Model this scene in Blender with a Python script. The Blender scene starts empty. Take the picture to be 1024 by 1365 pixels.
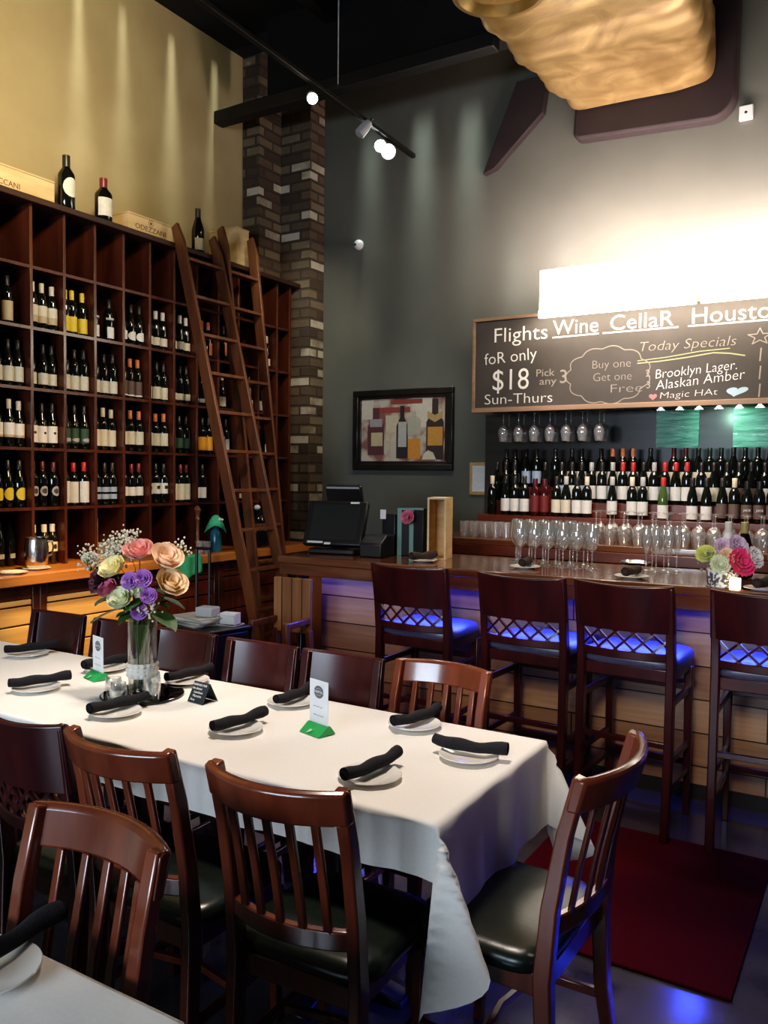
import bpy, math, random
from mathutils import Vector, Matrix
R = math.radians
PI = math.pi
random.seed(7)
scene = bpy.context.scene
COL = scene.collection
KIDS = {}

# ------------------------------------------------------------------ linking
def link(o, parent=None):
    COL.objects.link(o)
    if parent is not None:
        o.parent = parent
        KIDS.setdefault(parent.name, []).append(o)
    return o

def tag(o, label=None, cat=None, group=None, kind=None):
    if label: o['label'] = label
    if cat: o['category'] = cat
    if group: o['group'] = group
    if kind: o['kind'] = kind
    return o

def empty(name, loc, rz=0.0, label=None, cat=None, group=None):
    o = bpy.data.objects.new(name, None)
    o.location = loc
    o.rotation_euler = (0, 0, rz)
    link(o)
    return tag(o, label, cat, group)

def dup(src, loc=None, rz=None, label=None, group=None, parent=None, scale=None):
    c = src.copy()
    link(c, parent)
    if loc is not None: c.location = loc
    if rz is not None: c.rotation_euler = (src.rotation_euler[0], src.rotation_euler[1], rz)
    if scale is not None: c.scale = scale if hasattr(scale, '__len__') else (scale,) * 3
    if label: c['label'] = label
    if group: c['group'] = group
    for ch in list(KIDS.get(src.name, [])):
        dup(ch, parent=c)
    return c

# ------------------------------------------------------------------ materials
def mat(name, col=(.5, .5, .5), rough=.5, metal=0.0, emit=None, estr=0.0, coat=0.0, spec=None, sheen=0.0):
    m = bpy.data.materials.new(name)
    m.use_nodes = True
    b = m.node_tree.nodes['Principled BSDF']
    b.inputs['Base Color'].default_value = (*col, 1)
    b.inputs['Roughness'].default_value = rough
    b.inputs['Metallic'].default_value = metal
    if coat:
        b.inputs['Coat Weight'].default_value = coat
        b.inputs['Coat Roughness'].default_value = .12
    if spec is not None:
        b.inputs['Specular IOR Level'].default_value = spec
    if sheen:
        b.inputs['Sheen Weight'].default_value = sheen
    if emit:
        b.inputs['Emission Color'].default_value = (*emit, 1)
        b.inputs['Emission Strength'].default_value = estr
    return m

def nodes(m):
    return m.node_tree.nodes, m.node_tree.links, m.node_tree.nodes['Principled BSDF']

def coords(N, L, scale=(1, 1, 1), rot=(0, 0, 0), kind='Object'):
    tc = N.new('ShaderNodeTexCoord')
    mp = N.new('ShaderNodeMapping')
    mp.inputs['Scale'].default_value = scale
    mp.inputs['Rotation'].default_value = rot
    L.new(tc.outputs[kind], mp.inputs['Vector'])
    return mp.outputs['Vector']

def ramp(N, L, fac, stops):
    r = N.new('ShaderNodeValToRGB')
    while len(r.color_ramp.elements) < len(stops):
        r.color_ramp.elements.new(.5)
    for e, (p, c) in zip(r.color_ramp.elements, stops):
        e.position = p
        e.color = (*c, 1)
    L.new(fac, r.inputs['Fac'])
    return r.outputs['Color']

def noise_mat(name, c1, c2, scale=8, rough=.5, stretch=(1, 1, 1), bump=0.0, detail=4, metal=0, coat=0, lo=.3, hi=.7, spec=None, sheen=0, dist=0.0):
    m = mat(name, c1, rough, metal, coat=coat, spec=spec, sheen=sheen)
    N, L, b = nodes(m)
    v = coords(N, L, stretch)
    n = N.new('ShaderNodeTexNoise')
    n.inputs['Scale'].default_value = scale
    n.inputs['Detail'].default_value = detail
    n.inputs['Distortion'].default_value = dist
    L.new(v, n.inputs['Vector'])
    L.new(ramp(N, L, n.outputs['Fac'], [(lo, c1), (hi, c2)]), b.inputs['Base Color'])
    if bump:
        bp = N.new('ShaderNodeBump')
        bp.inputs['Strength'].default_value = bump
        bp.inputs['Distance'].default_value = .01
        L.new(n.outputs['Fac'], bp.inputs['Height'])
        L.new(bp.outputs['Normal'], b.inputs['Normal'])
    return m

def plank_mat(name, stops, plank=.16, length=1.6, axis='x', rough=.45, coat=.1):
    """horizontal boards running along x (or y); colour varies from board to board"""
    m = mat(name, stops[0][1], rough, coat=coat)
    N, L, b = nodes(m)
    tc = N.new('ShaderNodeTexCoord')
    sep = N.new('ShaderNodeSeparateXYZ')
    L.new(tc.outputs['Object'], sep.inputs[0])
    cmb = N.new('ShaderNodeCombineXYZ')
    if axis == 'z':
        L.new(sep.outputs['Z'], cmb.inputs['X']); L.new(sep.outputs['X'], cmb.inputs['Y'])
    else:
        L.new(sep.outputs['X' if axis == 'x' else 'Y'], cmb.inputs['X']); L.new(sep.outputs['Z'], cmb.inputs['Y'])
    br = N.new('ShaderNodeTexBrick')
    br.inputs['Color1'].default_value = (0, 0, 0, 1)
    br.inputs['Color2'].default_value = (1, 1, 1, 1)
    br.inputs['Mortar'].default_value = (0, 0, 0, 1)
    br.inputs['Scale'].default_value = 1
    br.inputs['Mortar Size'].default_value = .0035
    br.inputs['Brick Width'].default_value = length
    br.inputs['Row Height'].default_value = plank
    L.new(cmb.outputs[0], br.inputs['Vector'])
    n = N.new('ShaderNodeTexNoise')
    n.inputs['Scale'].default_value = 1
    n.inputs['Detail'].default_value = 5
    mp = N.new('ShaderNodeMapping')
    mp.inputs['Scale'].default_value = (2.5, 45, 1)
    L.new(cmb.outputs[0], mp.inputs['Vector'])
    L.new(mp.outputs[0], n.inputs['Vector'])
    ad = N.new('ShaderNodeMath'); ad.operation = 'MULTIPLY_ADD'
    ad.inputs[1].default_value = .45
    L.new(br.outputs['Color'], ad.inputs[0])
    sc = N.new('ShaderNodeMath'); sc.operation = 'MULTIPLY'; sc.inputs[1].default_value = .6
    L.new(n.outputs['Fac'], sc.inputs[0])
    L.new(sc.outputs[0], ad.inputs[2])
    c = ramp(N, L, ad.outputs[0], stops)
    mx = N.new('ShaderNodeMix'); mx.data_type = 'RGBA'
    L.new(br.outputs['Fac'], mx.inputs[0])
    L.new(c, mx.inputs[6])
    mx.inputs[7].default_value = (.01, .007, .005, 1)
    L.new(mx.outputs[2], b.inputs['Base Color'])
    return m

def wood(name, dark, light, axis='z', rough=.3, coat=.3, scale=1.0):
    s = {'x': (1.5, 28, 28), 'y': (28, 1.5, 28), 'z': (28, 28, 1.5)}[axis]
    return noise_mat(name, dark, light, scale * 1.0, rough, s, coat=coat, detail=5, dist=.6)

def brick_mat(name):
    m = mat(name, (.2, .15, .12), .9)
    N, L, b = nodes(m)
    tc = N.new('ShaderNodeTexCoord')
    sep = N.new('ShaderNodeSeparateXYZ')
    L.new(tc.outputs['Object'], sep.inputs[0])
    ad = N.new('ShaderNodeMath'); ad.operation = 'ADD'
    L.new(sep.outputs['X'], ad.inputs[0]); L.new(sep.outputs['Y'], ad.inputs[1])
    cmb = N.new('ShaderNodeCombineXYZ')
    L.new(ad.outputs[0], cmb.inputs['X']); L.new(sep.outputs['Z'], cmb.inputs['Y'])
    br = N.new('ShaderNodeTexBrick')
    br.inputs['Color1'].default_value = (0, 0, 0, 1)
    br.inputs['Color2'].default_value = (1, 1, 1, 1)
    br.inputs['Mortar'].default_value = (.12, .12, .12, 1)
    br.inputs['Scale'].default_value = 1
    br.inputs['Mortar Size'].default_value = .012
    br.inputs['Mortar Smooth'].default_value = .4
    br.inputs['Brick Width'].default_value = .23
    br.inputs['Row Height'].default_value = .088
    L.new(cmb.outputs[0], br.inputs['Vector'])
    n = N.new('ShaderNodeTexNoise'); n.inputs['Scale'].default_value = 14; n.inputs['Detail'].default_value = 5
    L.new(tc.outputs['Object'], n.inputs['Vector'])
    mad = N.new('ShaderNodeMath'); mad.operation = 'MULTIPLY_ADD'; mad.inputs[1].default_value = .3; mad.inputs[2].default_value = -.15
    L.new(n.outputs['Fac'], mad.inputs[0])
    a2 = N.new('ShaderNodeMath'); a2.operation = 'ADD'
    L.new(br.outputs['Color'], a2.inputs[0]); L.new(mad.outputs[0], a2.inputs[1])
    c = ramp(N, L, a2.outputs[0], [(.05, (.07, .050, .036)), (.45, (.125, .090, .062)), (.84, (.20, .155, .105)), (.98, (.52, .46, .36))])
    mx = N.new('ShaderNodeMix'); mx.data_type = 'RGBA'
    L.new(br.outputs['Fac'], mx.inputs[0]); L.new(c, mx.inputs[6])
    mx.inputs[7].default_value = (.075, .06, .045, 1)
    L.new(mx.outputs[2], b.inputs['Base Color'])
    bp = N.new('ShaderNodeBump'); bp.inputs['Strength'].default_value = .8; bp.inputs['Distance'].default_value = .02
    iv = N.new('ShaderNodeMath'); iv.operation = 'SUBTRACT'; iv.inputs[0].default_value = 1
    L.new(br.outputs['Fac'], iv.inputs[1])
    L.new(iv.outputs[0], bp.inputs['Height'])
    L.new(bp.outputs['Normal'], b.inputs['Normal'])
    return m

def glass_mat(name, tint=(1, 1, 1), gloss=.35, haze=.13):
    m = bpy.data.materials.new(name)
    m.use_nodes = True
    N, L = m.node_tree.nodes, m.node_tree.links
    N.clear()
    out = N.new('ShaderNodeOutputMaterial')
    t = N.new('ShaderNodeBsdfTransparent'); t.inputs['Color'].default_value = (*tint, 1)
    df = N.new('ShaderNodeBsdfDiffuse'); df.inputs['Color'].default_value = (.8, .8, .8, 1)
    m0 = N.new('ShaderNodeMixShader'); m0.inputs[0].default_value = haze
    L.new(t.outputs[0], m0.inputs[1]); L.new(df.outputs[0], m0.inputs[2])
    g = N.new('ShaderNodeBsdfGlossy'); g.inputs['Roughness'].default_value = .07
    g.inputs['Color'].default_value = (1, 1, 1, 1)
    lw = N.new('ShaderNodeLayerWeight'); lw.inputs['Blend'].default_value = gloss
    mr = N.new('ShaderNodeMapRange'); mr.inputs['To Min'].default_value = .08; mr.inputs['To Max'].default_value = .9
    L.new(lw.outputs['Facing'], mr.inputs['Value'])
    mx = N.new('ShaderNodeMixShader')
    L.new(mr.outputs[0], mx.inputs[0]); L.new(m0.outputs[0], mx.inputs[1]); L.new(g.outputs[0], mx.inputs[2])
    L.new(mx.outputs[0], out.inputs['Surface'])
    return m

M = {}
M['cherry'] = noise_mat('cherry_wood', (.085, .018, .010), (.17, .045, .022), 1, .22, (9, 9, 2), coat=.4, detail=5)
M['chair'] = noise_mat('chair_wood', (.085, .020, .010), (.17, .043, .020), 1, .24, (14, 14, 2.5), coat=.45, detail=5)
M['mahog'] = noise_mat('mahogany_wood', (.024, .004, .006), (.050, .008, .009), 1, .3, (12, 12, 2), coat=.2, detail=5)
M['rack'] = noise_mat('rack_wood', (.055, .015, .008), (.105, .032, .016), 1, .28, (14, 14, 1.5), coat=.25, detail=5)
M['rackback'] = noise_mat('rack_back_wood', (.012, .007, .006), (.022, .011, .009), 1, .7, (12, 12, 2))
M['ladder'] = noise_mat('ladder_wood', (.095, .036, .017), (.18, .072, .034), 1, .35, (16, 16, 1.6), coat=.15, detail=5)
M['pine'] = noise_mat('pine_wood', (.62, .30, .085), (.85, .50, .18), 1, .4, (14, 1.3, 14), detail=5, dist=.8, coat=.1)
M['amber'] = noise_mat('amber_wood', (.36, .12, .035), (.55, .21, .06), 1, .3, (20, 1.6, 20), coat=.3, detail=5)
M['boxwood'] = noise_mat('box_wood', (.62, .42, .20), (.80, .60, .34), 1, .6, (6, 3, 22), detail=5)
M['bartop'] = noise_mat('bar_top_wood', (.095, .036, .018), (.19, .078, .04), 1, .13, (2, 20, 20), coat=.6, detail=5)
M['barwood'] = plank_mat('bar_planks', [(.15, (.19, .105, .06)), (.5, (.33, .20, .115)), (.85, (.48, .32, .20))], .165, 1.9)
M['vplank'] = plank_mat('vertical_planks', [(.15, (.15, .066, .024)), (.5, (.26, .125, .05)), (.85, (.37, .19, .08))], .07, 2.0, axis='z')
M['riser'] = noise_mat('riser_wood', (.085, .018, .011), (.15, .038, .022), 1, .35, (3, 20, 20), coat=.2)
M['wall_left'] = noise_mat('tan_plaster', (.36, .285, .155), (.43, .35, .20), 2.2, .9, bump=.05)
M['wall_back'] = noise_mat('grey_green_plaster', (.108, .109, .092), (.132, .131, .110), 2.0, .85, bump=.04)
M['ceiling'] = noise_mat('black_paint', (.004, .004, .0045), (.007, .0068, .0068), 3, .9)
M['steel_dark'] = noise_mat('dark_steel', (.006, .006, .0065), (.011, .0105, .0105), 6, .55)
M['floor'] = noise_mat('polished_dark_floor', (.028, .025, .027), (.065, .058, .056), 3.2, .2, coat=.2, detail=8, dist=.8)
M['brick'] = brick_mat('old_brick')
M['cloth'] = noise_mat('white_linen', (.80, .77, .72), (.84, .81, .76), 120, .85, sheen=.1)
M['black'] = mat('black_plastic', (.012, .012, .014), .4)
M['black_gloss'] = mat('black_gloss', (.01, .01, .012), .12)
M['screen'] = mat('screen_glass', (.03, .033, .033), .15)
M['napkin'] = noise_mat('black_napkin_cloth', (.007, .007, .010), (.016, .0155, .021), 220, .95, bump=.2)
M['napkin_brown'] = noise_mat('brown_napkin_cloth', (.030, .020, .019), (.055, .037, .034), 220, .95, bump=.2)
M['china'] = mat('white_china', (.82, .80, .74), .12, coat=.3)
M['vinyl'] = noise_mat('dark_green_vinyl', (.007, .012, .010), (.012, .018, .014), 40, .3, bump=.05)
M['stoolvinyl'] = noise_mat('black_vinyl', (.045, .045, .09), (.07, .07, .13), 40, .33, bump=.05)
M['glass'] = glass_mat('clear_glass')
M['vase_glass'] = glass_mat('vase_clear_glass', (.95, .97, .95), .2, .0)
M['wine_glass_dark'] = mat('dark_bottle_glass', (.007, .009, .007), .07, spec=.6)
M['green_bottle'] = mat('green_bottle_glass', (.06, .10, .03), .08, spec=.6)
M['amber_bottle'] = mat('red_bottle_glass', (.045, .006, .006), .1, spec=.6)
M['white_bottle'] = mat('white_bottle', (.85, .83, .83), .3)
M['steel'] = noise_mat('brushed_steel', (.62, .60, .56), (.75, .73, .69), 30, .22, metal=1)
M['mirror'] = mat('dark_mirror', (.12, .12, .12), .05, metal=1)
M['rug'] = noise_mat('red_rug', (.046, .0018, .006), (.068, .003, .008), 160, 1.0, bump=.4, spec=.08)
M['paper'] = noise_mat('white_paper', (.83, .83, .84), (.88, .88, .88), 30, .7)
M['green_base'] = mat('green_plastic', (.02, .36, .09), .35)
M['pale_green'] = mat('pale_leaf_print', (.45, .60, .42), .6)
M['grey_print'] = mat('grey_print', (.13, .13, .14), .8)
M['lightgrey_print'] = mat('light_grey_print', (.42, .42, .44), .8)
M['white_print'] = mat('white_print', (.9, .9, .9), .8)
M['tent_black'] = mat('dark_slate_card', (.018, .026, .030), .6)
M['chalk'] = mat('white_chalk', (.80, .77, .70), .95)
M['chalk_dim'] = mat('faded_chalk', (.34, .30, .25), .95)
M['chalk_green'] = mat('green_chalk', (.40, .42, .22), .95)
M['chalk_blue'] = mat('blue_chalk', (.42, .58, .66), .95)
M['chalk_pink'] = mat('pink_chalk', (.50, .20, .20), .95)
M['board'] = noise_mat('slate_board', (.040, .034, .030), (.066, .054, .047), 2.5, .7, detail=6)
M['boardframe'] = noise_mat('board_frame_wood', (.22, .13, .075), (.33, .20, .12), 1, .5, (2, 20, 20))
M['printink'] = mat('brown_print', (.17, .075, .035), .8)
M['gold_wrap'] = noise_mat('gold_insulation_wrap', (.22, .125, .045), (.50, .33, .14), 3.5, .34, metal=.35, detail=6, bump=.5, dist=1.5)
M['maroon'] = noise_mat('duct_shadow_tone', (.020, .012, .014), (.028, .017, .019), 6, .8)
M['lightbox'] = mat('lit_diffuser', (1, 1, 1), .5, emit=(1.0, .87, .68), estr=9.0)
M['bulb'] = mat('lit_bulb', (1, 1, 1), .5, emit=(.92, .97, 1.0), estr=90.0)
M['bulb_warm'] = mat('lit_warm_bulb', (1, 1, 1), .5, emit=(1.0, .93, .75), estr=40.0)
M['candle'] = mat('lit_candle', (1, .9, .7), .5, emit=(1.0, .75, .40), estr=3.0)
M['led'] = mat('blue_led', (.05, .05, 1), .5, emit=(.06, .06, 1.0), estr=3.0)
M['white_plastic'] = mat('white_plastic', (.72, .72, .72), .4)
M['leaf'] = noise_mat('green_leaf', (.020, .055, .014), (.05, .11, .03), 20, .5)
M['stem'] = noise_mat('green_stem', (.025, .060, .012), (.06, .11, .03), 30, .5)
M['babys'] = mat('white_gypsophila', (.62, .60, .48), .8)
M['ruffle'] = noise_mat('cream_lace', (.72, .68, .58), (.82, .78, .68), 60, .9, bump=.3)
M['green_reflection'] = noise_mat('green_ripple_reflection', (.05, .26, .17), (.20, .58, .40), 5, .2, (1, 1, 7), bump=.6, detail=5, dist=1.2)
M['backsplash'] = noise_mat('dark_stone_panel', (.028, .023, .020), (.055, .043, .036), 3, .32, (1, 1, 5), detail=6)
M['green_cloth'] = noise_mat('green_cloth', (.04, .34, .17), (.07, .46, .24), 60, .9, bump=.2)
M['blue_liquid'] = mat('blue_bottle_plastic', (.03, .15, .21), .25)
M['clear_plastic'] = mat('cloudy_plastic', (.55, .56, .56), .3)
M['frame_black'] = noise_mat('black_frame', (.012, .010, .009), (.025, .020, .017), 10, .3, coat=.3)
M['gold_frame'] = noise_mat('gold_frame', (.42, .26, .09), (.55, .36, .15), 20, .4)
M['filigree'] = noise_mat('silver_filigree', (.08, .08, .08), (.82, .82, .82), 45, .35, lo=.47, hi=.53, detail=2, dist=1.0)
M['certificate'] = noise_mat('pale_certificate', (.60, .62, .58), (.74, .75, .71), 20, .6, (1, 1, 8))
M['plaid'] = mat('teal_card', (.16, .30, .28), .5)
M['candle_glass'] = glass_mat('votive_glass', (.95, .97, .97), .4, .05)
M['menu'] = noise_mat('menu_paper', (.42, .40, .33), (.62, .60, .52), 14, .7)

def petal_mat(name, c1, c2):
    return noise_mat(name, c1, c2, 22, .65, sheen=.2)
M['r_pink'] = petal_mat('coral_pink_petal', (.72, .27, .25), (.85, .44, .38))
M['r_peach'] = petal_mat('peach_petal', (.84, .55, .36), (.90, .74, .55))
M['r_yellow'] = petal_mat('pale_yellow_petal', (.80, .74, .34), (.86, .82, .52))
M['r_cream'] = petal_mat('yellow_peach_petal', (.84, .70, .36), (.88, .62, .42))
M['r_magenta'] = petal_mat('magenta_petal', (.58, .10, .22), (.68, .24, .34))
M['r_green'] = petal_mat('greenish_white_petal', (.66, .74, .50), (.78, .82, .64))
M['r_purple'] = petal_mat('purple_petal', (.30, .11, .50), (.48, .26, .68))
M['r_maroon'] = petal_mat('dark_maroon_petal', (.07, .008, .022), (.13, .014, .035))
M['r_hot'] = petal_mat('hot_pink_petal', (.78, .02, .16), (.88, .07, .26))
M['r_lilac'] = petal_mat('lilac_petal', (.62, .45, .66), (.74, .60, .76))
M['r_white'] = petal_mat('white_petal', (.80, .78, .78), (.88, .86, .86))
M['r_lime'] = petal_mat('lime_petal', (.52, .58, .12), (.66, .70, .24))

_lab = {}
def colmat(c, name='label_paper', rough=.6):
    k = (c, name)
    if k not in _lab:
        _lab[k] = noise_mat('%s_%02x%02x%02x' % (name, int(c[0] * 255), int(c[1] * 255), int(c[2] * 255)),
                            tuple(x * .88 for x in c), c, 40, rough)
    return _lab[k]

# ------------------------------------------------------------------ mesh builder
class MB:
    def __init__(s):
        s.v = []; s.f = []
    def add(s, vs, fs):
        o = len(s.v)
        s.v += [tuple(p) for p in vs]
        s.f += [tuple(i + o for i in f) for f in fs]
        return s
    def box(s, x0, x1, y0, y1, z0, z1):
        vs = [(x0, y0, z0), (x1, y0, z0), (x1, y1, z0), (x0, y1, z0), (x0, y0, z1), (x1, y0, z1), (x1, y1, z1), (x0, y1, z1)]
        return s.add(vs, [(3, 2, 1, 0), (4, 5, 6, 7), (0, 1, 5, 4), (1, 2, 6, 5), (2, 3, 7, 6), (3, 0, 4, 7)])
    def prism(s, pts, axis, a0, a1):
        """polygon pts (2D) extruded along axis between a0 and a1"""
        def P(p, a):
            return {'x': (a, p[0], p[1]), 'y': (p[0], a, p[1]), 'z': (p[0], p[1], a)}[axis]
        n = len(pts)
        vs = [P(p, a0) for p in pts] + [P(p, a1) for p in pts]
        fs = [tuple(range(n))[::-1], tuple(range(n, 2 * n))] + [(i, (i + 1) % n, n + (i + 1) % n, n + i) for i in range(n)]
        return s.add(vs, fs)
    def sweep(s, path, w, h, side=(1, 0, 0), cap=True):
        """rectangular section w (along 'side') by h swept along path; w,h may be lists"""
        path = [Vector(p) for p in path]
        n = len(path); vs = []; fs = []
        for i, p in enumerate(path):
            t = (path[min(i + 1, n - 1)] - path[max(i - 1, 0)]).normalized()
            a = Vector(side); a = (a - t * a.dot(t)).normalized()
            b = t.cross(a)
            ww = w[i] if hasattr(w, '__len__') else w
            hh = h[i] if hasattr(h, '__len__') else h
            for sx, sy in ((-1, -1), (1, -1), (1, 1), (-1, 1)):
                vs.append(p + a * (sx * ww / 2) + b * (sy * hh / 2))
        for i in range(n - 1):
            for k in range(4):
                fs.append((i * 4 + k, i * 4 + (k + 1) % 4, (i + 1) * 4 + (k + 1) % 4, (i + 1) * 4 + k))
        if cap:
            fs += [(3, 2, 1, 0), tuple((n - 1) * 4 + k for k in range(4))]
        return s.add(vs, fs)
    def tube(s, path, r, seg=8, cap=True):
        path = [Vector(p) for p in path]
        n = len(path); vs = []; fs = []
        a = None
        for i, p in enumerate(path):
            t = (path[min(i + 1, n - 1)] - path[max(i - 1, 0)]).normalized()
            if a is None:
                a = t.orthogonal().normalized()
            a = (a - t * a.dot(t)).normalized()
            b = t.cross(a)
            rr = r[i] if hasattr(r, '__len__') else r
            for k in range(seg):
                an = 2 * PI * k / seg
                vs.append(p + (a * math.cos(an) + b * math.sin(an)) * rr)
        for i in range(n - 1):
            for k in range(seg):
                fs.append((i * seg + k, i * seg + (k + 1) % seg, (i + 1) * seg + (k + 1) % seg, (i + 1) * seg + k))
        if cap:
            fs += [tuple(range(seg))[::-1], tuple((n - 1) * seg + k for k in range(seg))]
        return s.add(vs, fs)
    def lathe(s, prof, seg=20, c=(0, 0, 0), a0=0.0, a1=2 * PI):
        full = abs(a1 - a0 - 2 * PI) < 1e-6
        n = seg if full else seg + 1
        vs = []; fs = []
        for r, z in prof:
            for k in range(n):
                an = a0 + (a1 - a0) * k / seg
                vs.append((c[0] + r * math.cos(an), c[1] + r * math.sin(an), c[2] + z))
        for i in range(len(prof) - 1):
            for k in range(seg):
                k2 = (k + 1) % n
                fs.append((i * n + k, i * n + k2, (i + 1) * n + k2, (i + 1) * n + k))
        return s.add(vs, fs)
    def ball(s, c, r, seg=8, rings=6):
        pr = [(r * math.sin(PI * i / rings), -r * math.cos(PI * i / rings)) for i in range(rings + 1)]
        return s.lathe([(max(a, 1e-5), b) for a, b in pr], seg, c)
    def grid(s, fn, nu, nv):
        vs = [fn(i / nu, j / nv) for i in range(nu + 1) for j in range(nv + 1)]
        fs = [(i * (nv + 1) + j, (i + 1) * (nv + 1) + j, (i + 1) * (nv + 1) + j + 1, i * (nv + 1) + j + 1) for i in range(nu) for j in range(nv)]
        return s.add(vs, fs)
    def mesh(s, name, m, smooth=False, angle=40):
        me = bpy.data.meshes.new(name)
        me.from_pydata(s.v, [], s.f)
        me.materials.append(m)
        if smooth:
            me.shade_smooth()
            try: me.set_sharp_from_angle(angle=R(angle))
            except Exception: pass
        me.update()
        return me
    def build(s, name, m, parent=None, smooth=False, bevel=0.0, seg=2, subsurf=0, solid=0.0, loc=None, rz=None, angle=40):
        o = bpy.data.objects.new(name, s.mesh(name, m, smooth or bevel > 0 or subsurf > 0, angle))
        if loc is not None: o.location = loc
        if rz is not None: o.rotation_euler = (0, 0, rz)
        link(o, parent)
        if solid:
            md = o.modifiers.new('thick', 'SOLIDIFY'); md.thickness = solid; md.offset = 0
        if bevel:
            md = o.modifiers.new('edge', 'BEVEL'); md.width = bevel; md.segments = seg; md.limit_method = 'ANGLE'; md.angle_limit = R(35)
        if subsurf:
            md = o.modifiers.new('soft', 'SUBSURF'); md.levels = subsurf; md.render_levels = subsurf
        return o

def inst(name, mesh, parent=None, loc=(0, 0, 0), rz=0.0):
    o = bpy.data.objects.new(name, mesh)
    o.location = loc
    o.rotation_euler = (0, 0, rz)
    return link(o, parent)

def text(name, body, size, m, parent, loc, rot=(PI / 2, 0, 0), align='LEFT', ext=.0006, sx=1.0, shear=0.0, bev=0.0, fit=None):
    c = bpy.data.curves.new(name, 'FONT')
    c.body = body; c.size = size; c.align_x = align; c.extrude = ext; c.shear = shear
    c.resolution_u = 3
    if bev:
        c.offset = bev
    tmp = bpy.data.objects.new(name, c)
    me = bpy.data.meshes.new_from_object(tmp)
    bpy.data.objects.remove(tmp); bpy.data.curves.remove(c)
    me.materials.clear(); me.materials.append(m)
    if fit and len(me.vertices):
        xs = [q.co.x for q in me.vertices]
        sx = fit / (max(xs) - min(xs))
    o = bpy.data.objects.new(name, me)
    o.location = loc; o.rotation_euler = rot; o.scale = (sx, 1, 1)
    return link(o, parent)

def structure(o, label=None):
    o['kind'] = 'structure'
    if label: o['label'] = label
    return o

# ================================================================== ROOM
XL, YB, ZC = -5.05, 6.35, 5.36
structure(MB().box(XL - .2, 3.5, -4.0, YB + .2, -.1, 0).build('floor', M['floor']))
structure(MB().box(XL - .2, 3.5, -4.0, YB + .2, ZC, ZC + .1).build('ceiling', M['ceiling']))
structure(MB().box(XL - .15, XL, -4.0, YB + .15, 0, ZC).build('wall_left', M['wall_left']))
structure(MB().box(XL, 3.5, YB, YB + .15, 0, ZC).build('wall_back', M['wall_back']))
# stepped brick pilasters in the corner
structure(MB().box(XL, -4.86, 5.82, YB, 0, ZC).build('brick_pillar', M['brick']), 'narrow brick pilaster against the tan wall')
structure(MB().box(-4.86, -4.53, 6.13, YB, 0, ZC).build('brick_pillar', M['brick']), 'brick pilaster in the corner beside the grey wall')
# dark dropped ceiling and beams
structure(MB().box(-4.55, -2.15, 5.55, 5.70, 4.66, ZC).build('trim_1', M['ceiling']))
structure(MB().box(XL, -2.45, 5.44, 5.55, 4.57, 4.68).build('ceiling_beam', M['steel_dark'], bevel=.008), 'black steel beam across the corner')
structure(MB().box(XL, -4.78, -1.0, 5.82, 5.28, ZC).build('trim_2', M['ceiling']))
for xx in (-3.9, -2.9):
    structure(MB().box(xx - .05, xx + .05, 1.0, 5.55, 5.16, ZC).build('ceiling_beam', M['steel_dark']))

# ================================================================== WINE RACK
RX0, RX1 = -5.045, -4.68
COLS = [3.134, 3.384, 3.632, 3.880, 4.128, 4.375, 4.618, 4.862, 5.107, 5.352, 5.608, 5.862]
YR0, YR1 = 2.885, 6.06
ROWS = [.965, 1.347, 1.730, 2.112, 2.497, 2.880]
RTOP = 3.262
rack = empty('wine_rack', (0, 0, 0), label='tall dark cherry wine rack of cubbies against the tan wall', cat='wine rack')
for k, y in enumerate([YR0] + COLS):
    MB().box(RX0 + .012, RX1, y - .011, y + .011, .965, RTOP).build('upright', M['rack'], rack, bevel=.002)
MB().box(RX0 + .012, RX1, YR1 - .03, YR1, .965, RTOP).build('end_panel', M['rack'], rack, bevel=.002)
for z in ROWS[1:]:
    MB().box(RX0 + .012, RX1 + .001, YR0 - .011, YR1 - .03, z - .02, z).build('shelf_board', M['rack'], rack)
MB().box(RX0, RX0 + .012, YR0 - .011, YR1, .965, RTOP).build('back_panel', M['rackback'], rack)
MB().box(RX0, RX1 + .05, YR0 - .011, YR1 + .09, RTOP, RTOP + .04).build('top_board', noise_mat('rack_top_wood', (.03, .014, .01), (.055, .024, .016), 1, .5, (12, 2, 12)), rack, bevel=.006)

# worktop and base cabinets
wt = MB().box(XL + .002, -4.40, 2.70, 6.04, .925, .963)
wt.box(-4.42, -4.38, 2.70, 6.04, .895, .958)
tag(wt.build('worktop', M['amber'], bevel=.006), 'amber wooden worktop ledge running under the wine rack', 'worktop')
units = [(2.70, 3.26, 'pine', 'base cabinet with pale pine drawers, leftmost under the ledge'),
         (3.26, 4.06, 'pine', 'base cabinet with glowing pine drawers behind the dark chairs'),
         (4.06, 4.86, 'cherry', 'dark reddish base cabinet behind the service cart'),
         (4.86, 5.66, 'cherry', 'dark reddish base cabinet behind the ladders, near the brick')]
for y0, y1, dm, lab in units:
    c = empty('base_cabinet', (-4.47, y0, 0), label=lab, cat='cabinet', group='base cabinets under the wine rack')
    w = y1 - y0
    MB().box(-.57, -.012, .002, w - .002, .06, .890).build('carcass', M['rack'], c)
    MB().box(-.57, -.06, .002, w - .002, 0, .06).build('plinth', M['rackback'], c)
    fr = MB()
    fr.box(-.012, .02, .002, .05, .06, .89).box(-.012, .02, w - .05, w - .002, .06, .89).box(-.012, .02, .05, w - .05, .805, .89)
    fr.box(-.012, .02, .05, w - .05, .06, .11)
    fr.build('face_frame', M['rack'], c, bevel=.003)
    zz = [(.765, .800), (.648, .755), (.50, .638), (.32, .49), (.115, .31)]
    for z0, z1 in zz:
        MB().box(-.012, .012, .055, w - .055, z0, z1).build('drawer', M[dm], c, bevel=.004)

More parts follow.
